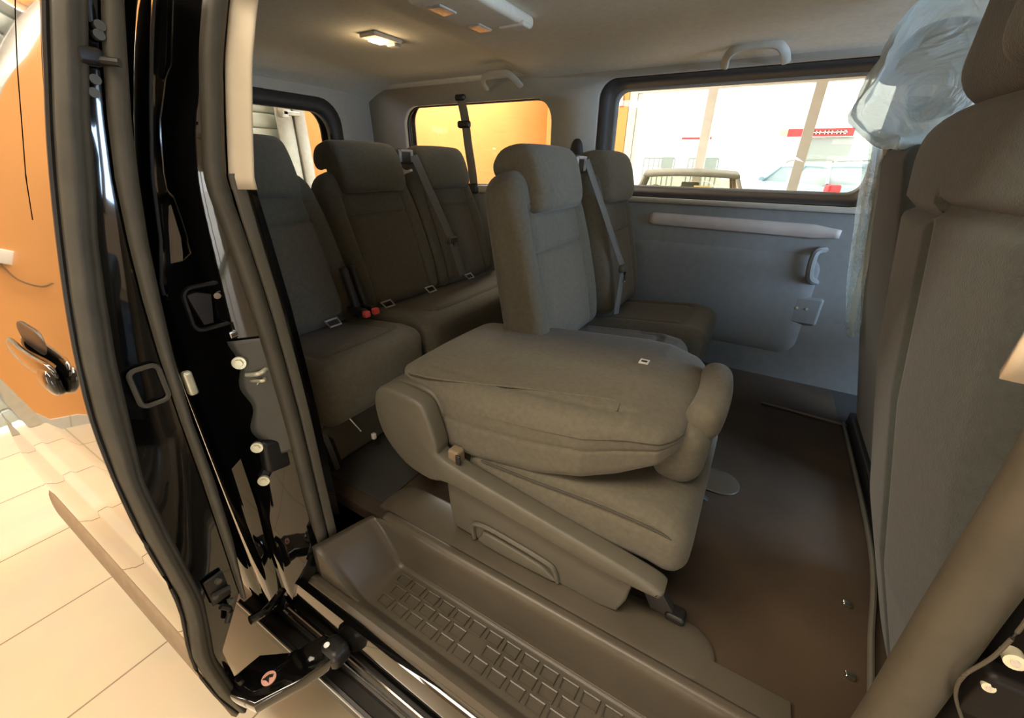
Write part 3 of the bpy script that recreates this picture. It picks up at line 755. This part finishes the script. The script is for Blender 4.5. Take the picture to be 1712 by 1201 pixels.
# rear wheel behind the open door
for x in (-1.75,):
    wh = obj('rear_wheel', cyl(B(), (x, .42, .33), (x, .62, .33), .33, 36), 'tyre', van)
    obj('wheel_hub', cyl(B(), (x, .405, .33), (x, .42, .33), .20, 30), 'alu', wh)
for x in (-1.75,):
    obj('rear_wheel', cyl(B(), (x, 1.88, .33), (x, 2.08, .33), .33, 36), 'tyre', van)
for y in (.42, 1.88):
    obj('front_wheel', cyl(B(), (1.6, y, .33), (1.6, y + .2, .33), .33, 36), 'tyre', van)

# --- the open sliding door
YO = [(.27, .114), (.327, .112), (.42, .109), (.487, .103), (.553, .099), (.60, .100), (.641, .102), (.732, .109), (.873, .103), (1.0, .106), (1.105, .118), (1.196, .132), (1.278, .149), (1.354, .166), (1.425, .182), (1.491, .201), (1.554, .219), (1.614, .238), (1.70, .268), (1.78, .31)]
BL = [(.29, .114), (.40, .095), (.487, .090), (.553, .088), (.641, .105), (.707, .112), (.868, .108), (.997, .111), (1.103, .120), (1.195, .134), (1.278, .151), (1.354, .169), (1.425, .187), (1.492, .206), (1.555, .226), (1.616, .245), (1.78, .31)]
BR = [(.284, .130), (.377, .125), (.48, .120), (.521, .120), (.58, .13), (.669, .142), (.838, .139), (.975, .139), (1.084, .155), (1.181, .169), (1.269, .186), (1.349, .203), (1.424, .225), (1.495, .243), (1.562, .263), (1.625, .283), (1.78, .345)]
SL = [(.55, .19), (.60, .196), (.774, .204), (.921, .210), (1.051, .213), (1.162, .218), (1.259, .225), (1.345, .234), (1.424, .245), (1.496, .260), (1.564, .277), (1.629, .296), (1.78, .35)]
SR = [(.55, .197), (.595, .203), (.758, .220), (.909, .227), (1.042, .228), (1.155, .235), (1.254, .246), (1.342, .257), (1.423, .271), (1.498, .286), (1.569, .304), (1.635, .321), (1.78, .375)]
DX = -.785
bm = B()
def dskin(u, v):
    z = .29 + v * 1.47; x = DX - u * 1.10 - .0; return Vector((x, interp(YO, z) - .012 * math.sin(u * math.pi) * .0, z))
bm = grid(B(), dskin, 24, 120)
sd = obj('sliding_door', bm, 'paint', van, smooth=60)
bm = B()
def dwin(u, v):
    z = 1.37 + v * .33; x = -.88 - u * .88; return Vector((x, interp(YO, z) - .0006, z))
dw = obj('door_window', grid(bm, dwin, 12, 24), 'glass_dark', sd, smooth=60)
bm = B()
def shut(u, v):
    z = .30 + v * 1.46; yo = interp(YO, z) + .003; yi = interp(SR, z) if z > .62 else (.203 - .07 * min(1, (.62 - z) / .12) if z > .5 else .133)
    return Vector((DX - .004 * math.sin(u * math.pi), yo + (yi - yo) * u, z))
obj('shut_face', grid(bm, shut, 8, 80), 'paint', sd, smooth=50)
bm = B()
def dinner(u, v):
    z = .30 + v * 1.46; yi = interp(SR, z) if z > .62 else (.203 - .07 * min(1, (.62 - z) / .12) if z > .5 else .133)
    return Vector((DX - .002 - u * 1.098, yi, z))
obj('inner_panel', grid(bm, dinner, 6, 60), 'trim_dark', sd)
bm = B()
def drear(u, v):
    z = .30 + v * 1.46; yi = interp(SR, z) if z > .62 else .14
    return Vector((DX - 1.10, interp(YO, z) + (yi - interp(YO, z)) * u, z))
obj('rear_edge', grid(bm, drear, 2, 60), 'paint', sd)
def band(tl, tr, z0, z1, bulge, n=90, pinch=False):
    def f(u, v):
        z = z0 + v * (z1 - z0); a, b = interp(tl, z), interp(tr, z)
        s = math.sin(u * math.pi) ** .45
        if pinch: s += .10 * math.exp(-((u - .35) / .12) ** 2) - .10 * math.exp(-((u - .72) / .08) ** 2)
        return Vector((DX + .004 + bulge * s, a + (b - a) * u, z))
    return grid(B(), f, 20, n)
obj('weatherstrip', band(BL, BR, .30, 1.76, .014, pinch=True), 'rubber', sd, smooth=80)
obj('edge_bead', tube(B(), [(DX + .003, interp(BL, z) - .003, z) for z in [.30 + i * .073 for i in range(21)]], .0035, 6, k=2), 'rubber_dark', sd)
obj('inner_seal', band(SL, SR, .60, 1.76, .012), 'rubber', sd, smooth=80)
# lower cladding of the door
bm = B()
def clad(u, v):
    a = v * math.pi; x = DX - .004 - u * 1.10; z = .425 - v * .145
    return Vector((x, .1095 - .010 * math.sin(a) ** .5 - .004 * v, z))
obj('lower_cladding', grid(bm, clad, 10, 8), 'cladding', sd, solid=.01)
# drain plug, roller bracket, guide pin
bm = B(); tube(bm, [(DX + .004, a, b) for a, b in rrect(.174, .212, 1.092, 1.155, .010, 4)], .004, 6, k=1, closed=True, curve=False, up=(1, 0, 0)); obj('edge_plug', bm, 'rubber', sd)
obj('buffer_block', rbox(B(), (DX + .004, .244, 1.105), (.014, .014, .045), .005, 2), 'bolt', sd)
bm = B(); rbox(bm, (DX + .008, .262, 1.565), (.02, .030, .020), .006, 2); tube(bm, [(DX + .01, .268, 1.562), (DX + .03, .285, 1.56)], .005, 8); obj('guide_pin', bm, 'plastic_black', sd)
for z in (1.60, 1.59, 1.54, 1.525): obj('hinge_stud', cyl(B(), (DX + .001, .268 + (z - 1.56) * .4, z), (DX + .012, .268 + (z - 1.56) * .4, z), .006, 12), 'plate', sd)
bm = B(); box(bm, DX, DX + .005, .150, .185, .63, .70, .002); tube(bm, [(DX + .006, .155, .66), (DX + .012, .185, .655)], .005, 8); tube(bm, [(DX + .006, .16, .62), (DX + .01, .17, .60), (DX + .006, .16, .57)], .006, 8)
obj('lower_latch', bm, 'rubber_dark', sd)
for y, z in ((.172, .685), (.158, .655), (.178, .615)): obj('latch_rivet', cyl(B(), (DX + .004, y, z), (DX + .011, y, z), .006, 12), 'plate', sd)
# outer handle: cup, bar and black end
bm = B(); rbox(bm, (-1.00, .132, 1.170), (.16, .012, .060), (.05, .005, .028), (6, 1, 2)); obj('handle_cup', bm, 'plastic_black', sd)
bm = B(); rbox(bm, (-.99, .118, 1.150), (.24, .014, .034), (.05, .006, .016), (8, 2, 2), lambda p: Vector((p.x, p.y - .006 * (1 - (p.x / .12) ** 2), p.z))); obj('door_handle', bm, 'paint', sd)
bm = B(); rbox(bm, (-.90, .114, 1.135), (.06, .022, .044), (.02, .009, .02), (3, 2, 2)); obj('handle_end_cap', bm, 'glass_dark', sd)

# ================================================================== SEATS
def sgn(x): return 1 if x >= 0 else -1
def back_mesh(w, h, t, lean, z0, bolster=.028, seams=(.62,), arch=.03, taper=.0, flip=1):
    """upright seat back facing +X; z0 = height of its foot"""
    def f(p):
        y = p.y / (w / 2); s = (p.z + h / 2) / h
        wd = 1 - taper * max(0, s - .45) ** 1.5 - .05 * max(0, s - .88) / .12
        fx = p.x
        if p.x > 0:
            fx += bolster * min(1, abs(y) ** 4) * math.exp(-((s - .45) / .42) ** 4) + .012 * math.cos(s * 3.1)
            g = math.exp(-((abs(y) - .70) / .035) ** 2) * (1 if s < .84 else 0)
            fx -= .012 * g
            for q in seams: fx -= .010 * math.exp(-((s - q) / .012) ** 2) * (1 if abs(y) < .72 else 0)
        z = p.z + arch * (1 - y * y) * max(0, s - .7) / .3
        x = fx; yy = p.y * wd
        return Vector((x * math.cos(lean) - (z + h / 2) * math.sin(lean), yy, z0 + (z + h / 2) * math.cos(lean) + x * math.sin(lean)))
    return rbox(B(), (0, 0, 0), (t, w, h), .045, (6, 34, 60), f)
def panel_mesh(w, h, t, lean, z0, seams, arch, taper, s0=.06, s1=.80):
    def f(u, v):
        s = s0 + v * (s1 - s0); y = (u - .5) * 2 * .62
        x = t / 2 + .0035 + .012 * math.cos(s * 3.1) + .028 * abs(y) ** 4 * math.exp(-((s - .45) / .42) ** 4)
        x -= .004 * max(0, abs(u - .5) * 2 - .94) / .06 + .004 * max(0, abs(v - .5) * 2 - .97) / .03
        wd = 1 - taper * max(0, s - .45) ** 1.5
        z = s * h + arch * (1 - y * y) * max(0, s - .7) / .3
        return Vector((x * math.cos(lean) - z * math.sin(lean), y * w / 2 * wd, z0 + z * math.cos(lean) + x * math.sin(lean)))
    return grid(B(), f, 24, 40)
def cush_mesh(w, l, t, z, tilt=.05, x0=0):
    def f(p):
        y = p.y / (w / 2); s = p.x / l + .5
        zz = p.z
        if zz > 0:
            zz += .018 * abs(y) ** 4 - .010 * math.exp(-((abs(y) - .68) / .04) ** 2) * (1 if s < .8 else 0) - .010 * math.exp(-((s - .80) / .02) ** 2) * (1 if abs(y) < .7 else 0)
            zz -= .02 * max(0, s - .8) / .2
        return Vector((p.x, p.y, zz + tilt * (s - .5)))
    return rbox(B(), (x0 + l / 2, 0, z), (l, w, t), .05, (34, 26, 4), f)
def headrest_mesh(w, lean, z, x):
    """comma-shaped head restraint: a rear lobe on top, a pad wrapping down in front"""
    prof = [(-.085, .060), (-.092, .040), (-.085, .018), (-.060, .006), (-.030, .002), (-.018, -.025), (-.012, -.075), (.0, -.092), (.028, -.098), (.052, -.088), (.062, -.060), (.062, -.02), (.056, .03), (.044, .062), (.02, .082), (-.02, .088), (-.06, .082)]
    bm = B(); P = smooth_path([(a, 0, b) for a, b in prof], 3, True); n = len(P)
    cx = sum(p.x for p in P) / n; cz = sum(p.z for p in P) / n
    ys = [(-1, .70), (-.985, .86), (-.95, .95), (-.88, 1.0), (-.5, 1.0), (0, 1.0), (.5, 1.0), (.88, 1.0), (.95, .95), (.985, .86), (1, .70)]
    rings = []
    for yy, k in ys:
        bow = .014 * yy * yy
        rings.append([bm.verts.new((x + (cx + (p.x - cx) * k - bow) * math.cos(lean) - (cz + (p.z - cz) * k) * math.sin(lean), yy * w / 2, z + (cz + (p.z - cz) * k) * math.cos(lean) + (p.x - bow) * math.sin(lean))) for p in P])
    for a, b in zip(rings, rings[1:]):
        for j in range(n): bm.faces.new((a[j], a[(j + 1) % n], b[(j + 1) % n], b[j]))
    bm.faces.new(rings[0]); bm.faces.new(list(reversed(rings[-1])))
    return bm

def seat(name, loc, label, yo=0.0, t=None, cushion=True, w=.43, lean=9, back_h=.52, back_z=.34, cush_l=.46, cush_z=.36, base=True, fabric='fabric', seams=(.62,), hr_w=.30, group=None, hr_dz=0.0, ct=.15):
    t = t or thing(name, loc, label, 'seat', group)
    n0 = {c.name for c in t.children}
    ln = R(lean)
    obj('backrest', back_mesh(w, back_h, .125, ln, back_z, seams=seams, taper=.10), fabric, t, local=True, smooth=60)
    obj('back_panel', panel_mesh(w, back_h, .125, ln, back_z, seams, .03, .10, s1=seams[0] - .015), 'fabric_in', t, local=True, smooth=60)
    tx = -math.sin(ln) * (back_h); tz = back_z + back_h * math.cos(ln)
    h = obj('headrest', headrest_mesh(hr_w, ln, tz + .035 + hr_dz, tx + .045), fabric, t, local=True, smooth=60)
    for s in (-1, 1): obj('headrest_post', cyl(B(), (tx - .005, s * .06, tz - .05), (tx - .012, s * .06, tz + .06), .007, 10), 'chrome', h, local=True)
    if cushion: obj('seat_cushion', cush_mesh(w * cushion, cush_l, ct, cush_z - ct / 2, x0=-.08), fabric, t, local=True, smooth=60)
    obj('seat_centre', rbox(B(), (.14, 0, cush_z - .004), (.24, w * .62, .012), (.03, .03, .005), (8, 6, 1), lambda p: Vector((p.x, p.y, p.z + .05 * (p.x / cush_l - .06)))), 'fabric_in', t, local=True)
    for c in t.children:
        if c.name not in n0: c.location.y += yo
    if base:
        obj('seat_base', rbox(B(), (.12, 0, .08), (.34, w * (.84 if cushion is True else .62), .15), .02, 3), 'seatplastic', t, local=True)
    return t

def belt(par, p0, p1, p2, guide=True):
    bm = B(); tube(bm, [p0, p1, p2], .022, 8, up=(1, -.1, .3), r2=.0016, curve=False)
    b = obj('seat_belt', bm, 'belt', par, local=True)
    v = Vector(p1) - Vector(p0); q = Vector(p1)
    bm = B(); rbox(bm, q, (.022, .058, .028), .008, 3); obj('belt_tongue', bm, 'rubber', b, local=True)
    bm = B(); tube(bm, [q + Vector((.006, s * .014, z)) for s, z in ((0, -.012), (1.0, -.018), (1.3, -.05), (.4, -.055))], .0035, 6, k=1, closed=True, curve=False); obj('tongue_plate', bm, 'chrome', b, local=True)
    return b
def guide(par, p):
    bm = B(); rbox(bm, p, (.07, .10, .06), .014, 3); g = obj('belt_guide', bm, 'rubber', par, local=True)
    bm = B()
    for s in (-1, 1): rbox(bm, (p[0] + .032, p[1] + s * .034, p[2] + .002), (.014, .016, .045), .004, 2)
    tube(bm, [(p[0] + .038, p[1] - .034, p[2] + .022), (p[0] + .038, p[1] + .034, p[2] + .022)], .005, 6, curve=False)
    obj('guide_frame', bm, 'armstrip', g, local=True)
def loop(par, x, y, z, m='armstrip'):
    bm = B(); tube(bm, [(x, y - .024, z + .012), (x, y + .024, z + .012), (x + .022, y + .022, z - .004), (x + .022, y - .022, z - .004)], .0038, 6, k=1, closed=True, curve=False); obj('anchor_loop', bm, m, par, local=True)

# ---- rear row (three places)
R3 = dict(lean=15, back_h=.50, back_z=.34, cush_l=.46, cush_z=.36, seams=(.70,), ct=.20)
s1 = seat('single_seat', (-1.27, .745, FZ), 'rear row seat nearest the open door, brown-grey fabric, partly behind the door seal', w=.41, hr_w=.24, **R3)
s2 = seat('rear_bench', (-1.27, 1.40, FZ), 'double rear bench in brown-grey fabric under the quarter window, belt between its two headrests', w=.43, cushion=False, yo=-.215, base=False, **R3)
seat('rear_bench', None, None, t=s2, w=.43, cushion=False, yo=.22, base=False, **R3)
obj('seat_cushion', cush_mesh(.87, .46, .20, .26, x0=-.08), 'fabric', s2, local=True, smooth=60)
obj('seat_base', rbox(B(), (.12, 0, .085), (.34, .70, .16), .02, 3), 'seatplastic', s2, local=True)
guide(s2, (-.125, .01, .895)); belt(s2, (-.055, .02, .90), (.075, .085, .560), (.105, .115, .40))
for s_, dy in ((s1, .07), (s2, -.335), (s2, -.085), (s2, .20)): loop(s_, .07, dy, .37)
for dy, rz in ((.150, 0), (.190, .1)):
    bm = B(); rbox(bm, (.095, dy, .46), (.03, .026, .17), .010, (2, 2, 4), lambda p: Vector((p.x - p.z * .3, p.y, p.z))); bk = obj('buckle_stalk', bm, 'trim_dark', s1, local=True)
    bm = B(); rbox(bm, (.125, dy - .01, .405), (.085, .028, .024), .008, 2); bu = obj('belt_buckle', bm, 'plastic_black', s1, local=True)
    obj('release_button', rbox(B(), (.172, dy - .012, .402), (.020, .024, .022), .005, 2), 'red', bu, local=True)
# front legs and cranks of the rear bench
bm = B(); tube(bm, [(.22, -.16, .21), (.27, -.16, .12), (.30, -.16, .01)], .02, 8); obj('front_leg', bm, 'plastic_black', s1, local=True)
obj('release_rod', tube(B(), [(.27, -.10, .20), (.31, -.06, .09)], .004, 8, curve=False), 'chrome', s1, local=True)
obj('release_tab', rbox(B(), (.33, -.03, .06), (.014, .014, .022), .004, 2), 'white', s1, local=True)
obj('leg_bracket', rbox(B(), (.26, -.17, .235), (.05, .06, .03), .01, 2), 'seatplastic', s1, local=True)

# ---- middle row, the two upright seats
R2 = dict(lean=11, back_h=.53, back_z=.32, cush_l=.50, cush_z=.33, seams=(.60, .80), hr_dz=-.035)
m2 = seat('middle_seat', (-.54, 1.215, FZ), 'upright centre seat of the middle row directly behind the folded seat', w=.475, hr_w=.30, cushion=.60, **R2)
for c in m2.children:
    if c.name.startswith(('seat_cushion', 'seat_base', 'seat_centre')): c.location.y += .075; c.scale.y = .9 if c.name.startswith('seat_centre') else 1
m3 = seat('middle_seat', (-.50, 1.68, FZ), 'upright middle row seat against the far window', w=.385, hr_w=.29, **R2)
guide(m2, (-.085, .235, .875)); belt(m2, (-.03, .235, .89), (.125, .30, .53), (.13, .27, .36))

# ---- near seat of the middle row, folded flat
f1 = thing('folded_seat', (-.35, .85, FZ), 'grey seat folded flat with its backrest lying on the cushion, beside the door step', 'seat')
def fold(p):
    # local: x along length .66, y width, z thickness
    s = (p.x + .33) / .66
    wl = interp([(0, .40), (.35, .50), (.75, .52), (.95, .44), (1.0, .38)], s) / .50
    y = p.y * wl + interp([(0, -.03), (.35, -.005), (1, .03)], s)
    z = p.z
    topz = interp([(0, 1.0), (.5, 1.012), (.85, 1.022), (1, 1.0)], s)
    botz = interp([(0, .955), (.12, .85), (.25, .80), (.6, .83), (.85, .885), (1, .94)], s)
    v = (p.z + .09) / .18
    z = botz + (topz - botz) * v
    if v < .5 and abs(p.y) < .14: z -= .0
    # slight crown and seams on the top face
    if p.z > .04:
        yy = p.y / .25
        z -= .006 * yy * yy
        if s > .12 and s < .86: z -= .006 * math.exp(-((p.y + .19) / .006) ** 2)
        if p.y < -.19: z -= .004 * math.exp(-((s - .84) / .008) ** 2)
    if p.y < -.22: y += .004 * math.exp(-((p.z - .005) / .005) ** 2)
    return Vector((-.37 + p.x, .865 + y, z))
obj('folded_backrest', rbox(B(), (0, 0, 0), (.66, .50, .18), (.035, .045, .045), (90, 60, 18), fold), 'fabric', f1, smooth=60)
# piping along the back panel
obj('piping', tube(B(), [(-.66, .630, .990), (-.582, .632, .996), (-.47, .655, 1.004), (-.375, .682, 1.009), (-.275, .705, 1.014), (-.180, .725, 1.018), (-.166, .69, 1.012), (-.16, .64, .985)], .0028, 6), 'fabric', f1)
obj('care_tag', box(B(), -.186, -.164, .925, .950, 1.018, 1.0225), 'white', f1, smooth=0)
bm = B(); box(bm, -.182, -.168, .932, .942, 1.0225, 1.0229); obj('tag_print', bm, 'rubber_dark', f1, smooth=0)
# cushion under it
def fc_(p):
    s = (p.x + .26) / .52; y = p.y
    z = p.z + interp([(0, .0), (.5, .015), (.85, .02), (1, .0)], s)
    if p.z < 0: z += interp([(0, -.02), (1, -.0)], s)
    return Vector((-.235 + p.x, .86 + y * (1 - .04 * abs(s - .5)), .775 + z))
obj('seat_cushion', rbox(B(), (0, 0, 0), (.52, .50, .13), .048, (20, 12, 3), fc_), 'fabric', f1, smooth=60)
obj('cushion_piping', tube(B(), [(-.44, .617, .825), (-.30, .612, .835), (-.16, .612, .842), (-.06, .614, .838), (-.005, .625, .815), (.012, .64, .77), (.005, .64, .73)], .0025, 6), 'seam', f1)
# recliner pod and rail
podp = [(-.722, .93), (-.705, .962), (-.67, .972), (-.60, .968), (-.565, .955), (-.548, .92), (-.530, .862), (-.512, .825), (-.30, .790), (-.08, .758), (-.008, .742), (-.004, .728), (-.02, .720), (-.14, .722), (-.34, .745), (-.50, .762), (-.56, .748), (-.64, .765), (-.70, .82), (-.722, .88)]
P = [(q.x, q.z) for q in smooth_path([(a, 0, b) for a, b in podp], 3, True)]
bm = B(); prism(bm, P, 'y', .565, .615, .010); obj('recliner_cover', bm, 'seatplastic', f1, smooth=50)
P = [(q.x, q.z) for q in smooth_path([(a, 0, b) for a, b in [(-.72, .93), (-.70, .965), (-.61, .972), (-.565, .955), (-.548, .90), (-.60, .80), (-.69, .84)]], 3, True)]
bm = B(); prism(bm, P, 'y', .615, .665, .008); obj('pivot_housing', bm, 'seatplastic', f1, smooth=50)
bm = B(); rbox(bm, (-.500, .600, .828), (.032, .030, .038), .007, 2); bkl = obj('buckle_stub', bm, 'cladding', f1)
obj('buckle_slot', rbox(B(), (-.482, .583, .832), (.014, .006, .026), .003, 2), 'plastic_black', bkl)
# side skirt with the recessed pull
P = [(-.530, .765), (-.522, .66), (-.512, .600), (-.30, .592), (-.12, .590), (-.080, .598), (-.066, .64), (-.055, .735), (-.30, .775)]
bm = B(); prism(bm, P, 'y', .590, .62, .006); sk_ = obj('side_skirt', bm, 'seatplastic', f1, smooth=50)
bm = B(); tube(bm, [(-.445, .588, .598), (-.448, .586, .640), (-.43, .586, .655), (-.38, .586, .658), (-.25, .586, .645), (-.225, .586, .632), (-.215, .588, .598)], .006, 8, k=4, up=(0, 1, 0)); obj('pull_rim', bm, 'seatplastic', sk_)
P = [(q.x, q.z) for q in smooth_path([(a, 0, b) for a, b in [(-.415, .600), (-.418, .630), (-.40, .642), (-.27, .630), (-.238, .618), (-.228, .600)]], 3, True)]
bm = B(); prism(bm, P, 'y', .580, .592, .004); obj('release_pull', bm, 'seatplastic', sk_, smooth=50)
obj('seat_frame', box(B(), -.50, -.09, .62, 1.10, .60, .72, .01), 'plastic_black', f1)
bm = B(); prism(bm, [(-.07, .69), (-.03, .69), (.03, .60), (.045, .592), (-.02, .592)], 'y', .64, .66, .003); obj('front_leg', bm, 'trim_dark', f1)
bm = B(); prism(bm, [(-.07, .69), (-.03, .69), (.03, .60), (.045, .592), (-.02, .592)], 'y', 1.04, 1.06, .003); obj('front_leg', bm, 'trim_dark', f1)
obj('leg_foot', rbox(B(), (.03, .65, .600), (.04, .035, .02), .008, 2), 'plastic_black', f1)
# its head restraint hanging at the front end
def hrf(p): return Vector((p.x + .02 * math.cos(p.y * 8), p.y, p.z))
obj('headrest', rbox(B(), (-.058, .87, .915), (.10, .27, .14), .042, (4, 10, 4), hrf), 'fabric', f1, smooth=60)
obj('headrest_lobe', rbox(B(), (-.028, .905, .985), (.070, .27, .085), .033, (4, 10, 3), hrf), 'fabric', f1, smooth=60)

# ---- front passenger seat, seen from behind
fp = thing('front_seat', (.42, .78, FZ), 'large grey front passenger seat back filling the right side', 'seat')
def fpf(p):
    s = (p.z + .50) / 1.0; y = p.y / .27
    x = p.x
    w_ = interp([(0, .94), (.3, 1.0), (.75, 1.04), (.93, 1.03), (1, .84)], s)
    if p.x < 0:
        x -= .025 * (1 - y * y)
        if s < .86: x += .018 * math.exp(-((p.y + .015) / .009) ** 2)
        x += .018 * math.exp(-((s - .862 - (.012 if p.y < -.015 else 0)) / .008) ** 2)
    xc = interp([(0, .47), (.3, .36), (.6, .28), (.85, .235), (1, .215)], s)
    return Vector((xc + .04 + x, .775 + p.y * w_, .545 + s * .99))
obj('backrest', rbox(B(), (0, 0, 0), (.13, .52, 1.0), .05, (4, 70, 100), fpf), 'fabric_front', fp, smooth=60)
hd = obj('headrest', rbox(B(), (.24, .72, 1.655), (.15, .28, .27), .055, 5), 'fabric_front', fp)
obj('headrest_pad', rbox(B(), (.185, .575, 1.66), (.08, .16, .25), .036, 5), 'fabric_front', hd)
for yy in (.66, .78): obj('headrest_post', cyl(B(), (.25, yy, 1.48), (.25, yy, 1.56), .007, 10), 'chrome', hd)
obj('seat_cushion', cush_mesh(.50, .50, .16, .40, x0=.05), 'fabric_front', fp, local=True, smooth=60)
obj('seat_base', rbox(B(), (.30, 0, .16), (.40, .42, .30), .03, 3), 'plastic_black', fp, local=True)
# ---- driver's seat wrapped in clear film
fd = thing('front_seat', (.44, 1.55, FZ), 'driver seat beyond the passenger seat, loosely wrapped in clear film', 'seat')
def fdf(p):
    s = (p.z + .50) / 1.0; w_ = interp([(0, .94), (.75, .97), (.92, .82), (1, .62)], s); xc = interp([(0, .50), (.3, .42), (.6, .34), (1, .26)], s)
    return Vector((xc + .04 + p.x, 1.56 + p.y * w_, .545 + s * .97))
obj('backrest', rbox(B(), (0, 0, 0), (.12, .50, 1.0), .05, (4, 12, 16), fdf), 'fabric_front', fd, smooth=60)
hd = obj('headrest', headrest_mesh(.27, R(8), 1.67, .28), 'fabric_front', fd)
for v in hd.data.vertices: v.co += Vector((0, 1.56, 0))
obj('seat_cushion', cush_mesh(.50, .50, .16, .40, x0=.05), 'fabric_front', fd, local=True, smooth=60)
obj('side_cover', rbox(B(), (.285, 1.76, 1.25), (.02, .17, .62), .009, (1, 8, 20), lambda p: Vector((p.x - p.z * .20 + .010 * math.sin(p.y * 70 + p.z * 9), p.y + .008 * math.sin(p.z * 30), p.z))), 'film_thin', fd)
# loose film bag over the driver's headrest
def bag(p):
    a = math.atan2(p.y, p.x)
    k = 1 + .06 * math.sin(a * 5 + p.z * 22) + .045 * math.sin(a * 9 - p.z * 31) + .03 * abs(math.sin(a * 13 + p.z * 60))
    q = (p.z + .16) / .32
    k *= interp([(0, .80), (.15, 1.05), (.5, .95), (.85, .80), (1, .7)], q)
    return Vector((.27 + p.x * k + .05 * (q - .5), 1.50 + p.y * k, 1.695 + p.z + .015 * math.sin(a * 3 + 1)))
top('plastic_bag', rbox(B(), (0, 0, 0), (.24, .42, .36), .10, (26, 34, 40), bag), 'film', 'crumpled translucent plastic bag pulled over the driver headrest by the far window', 'bag')
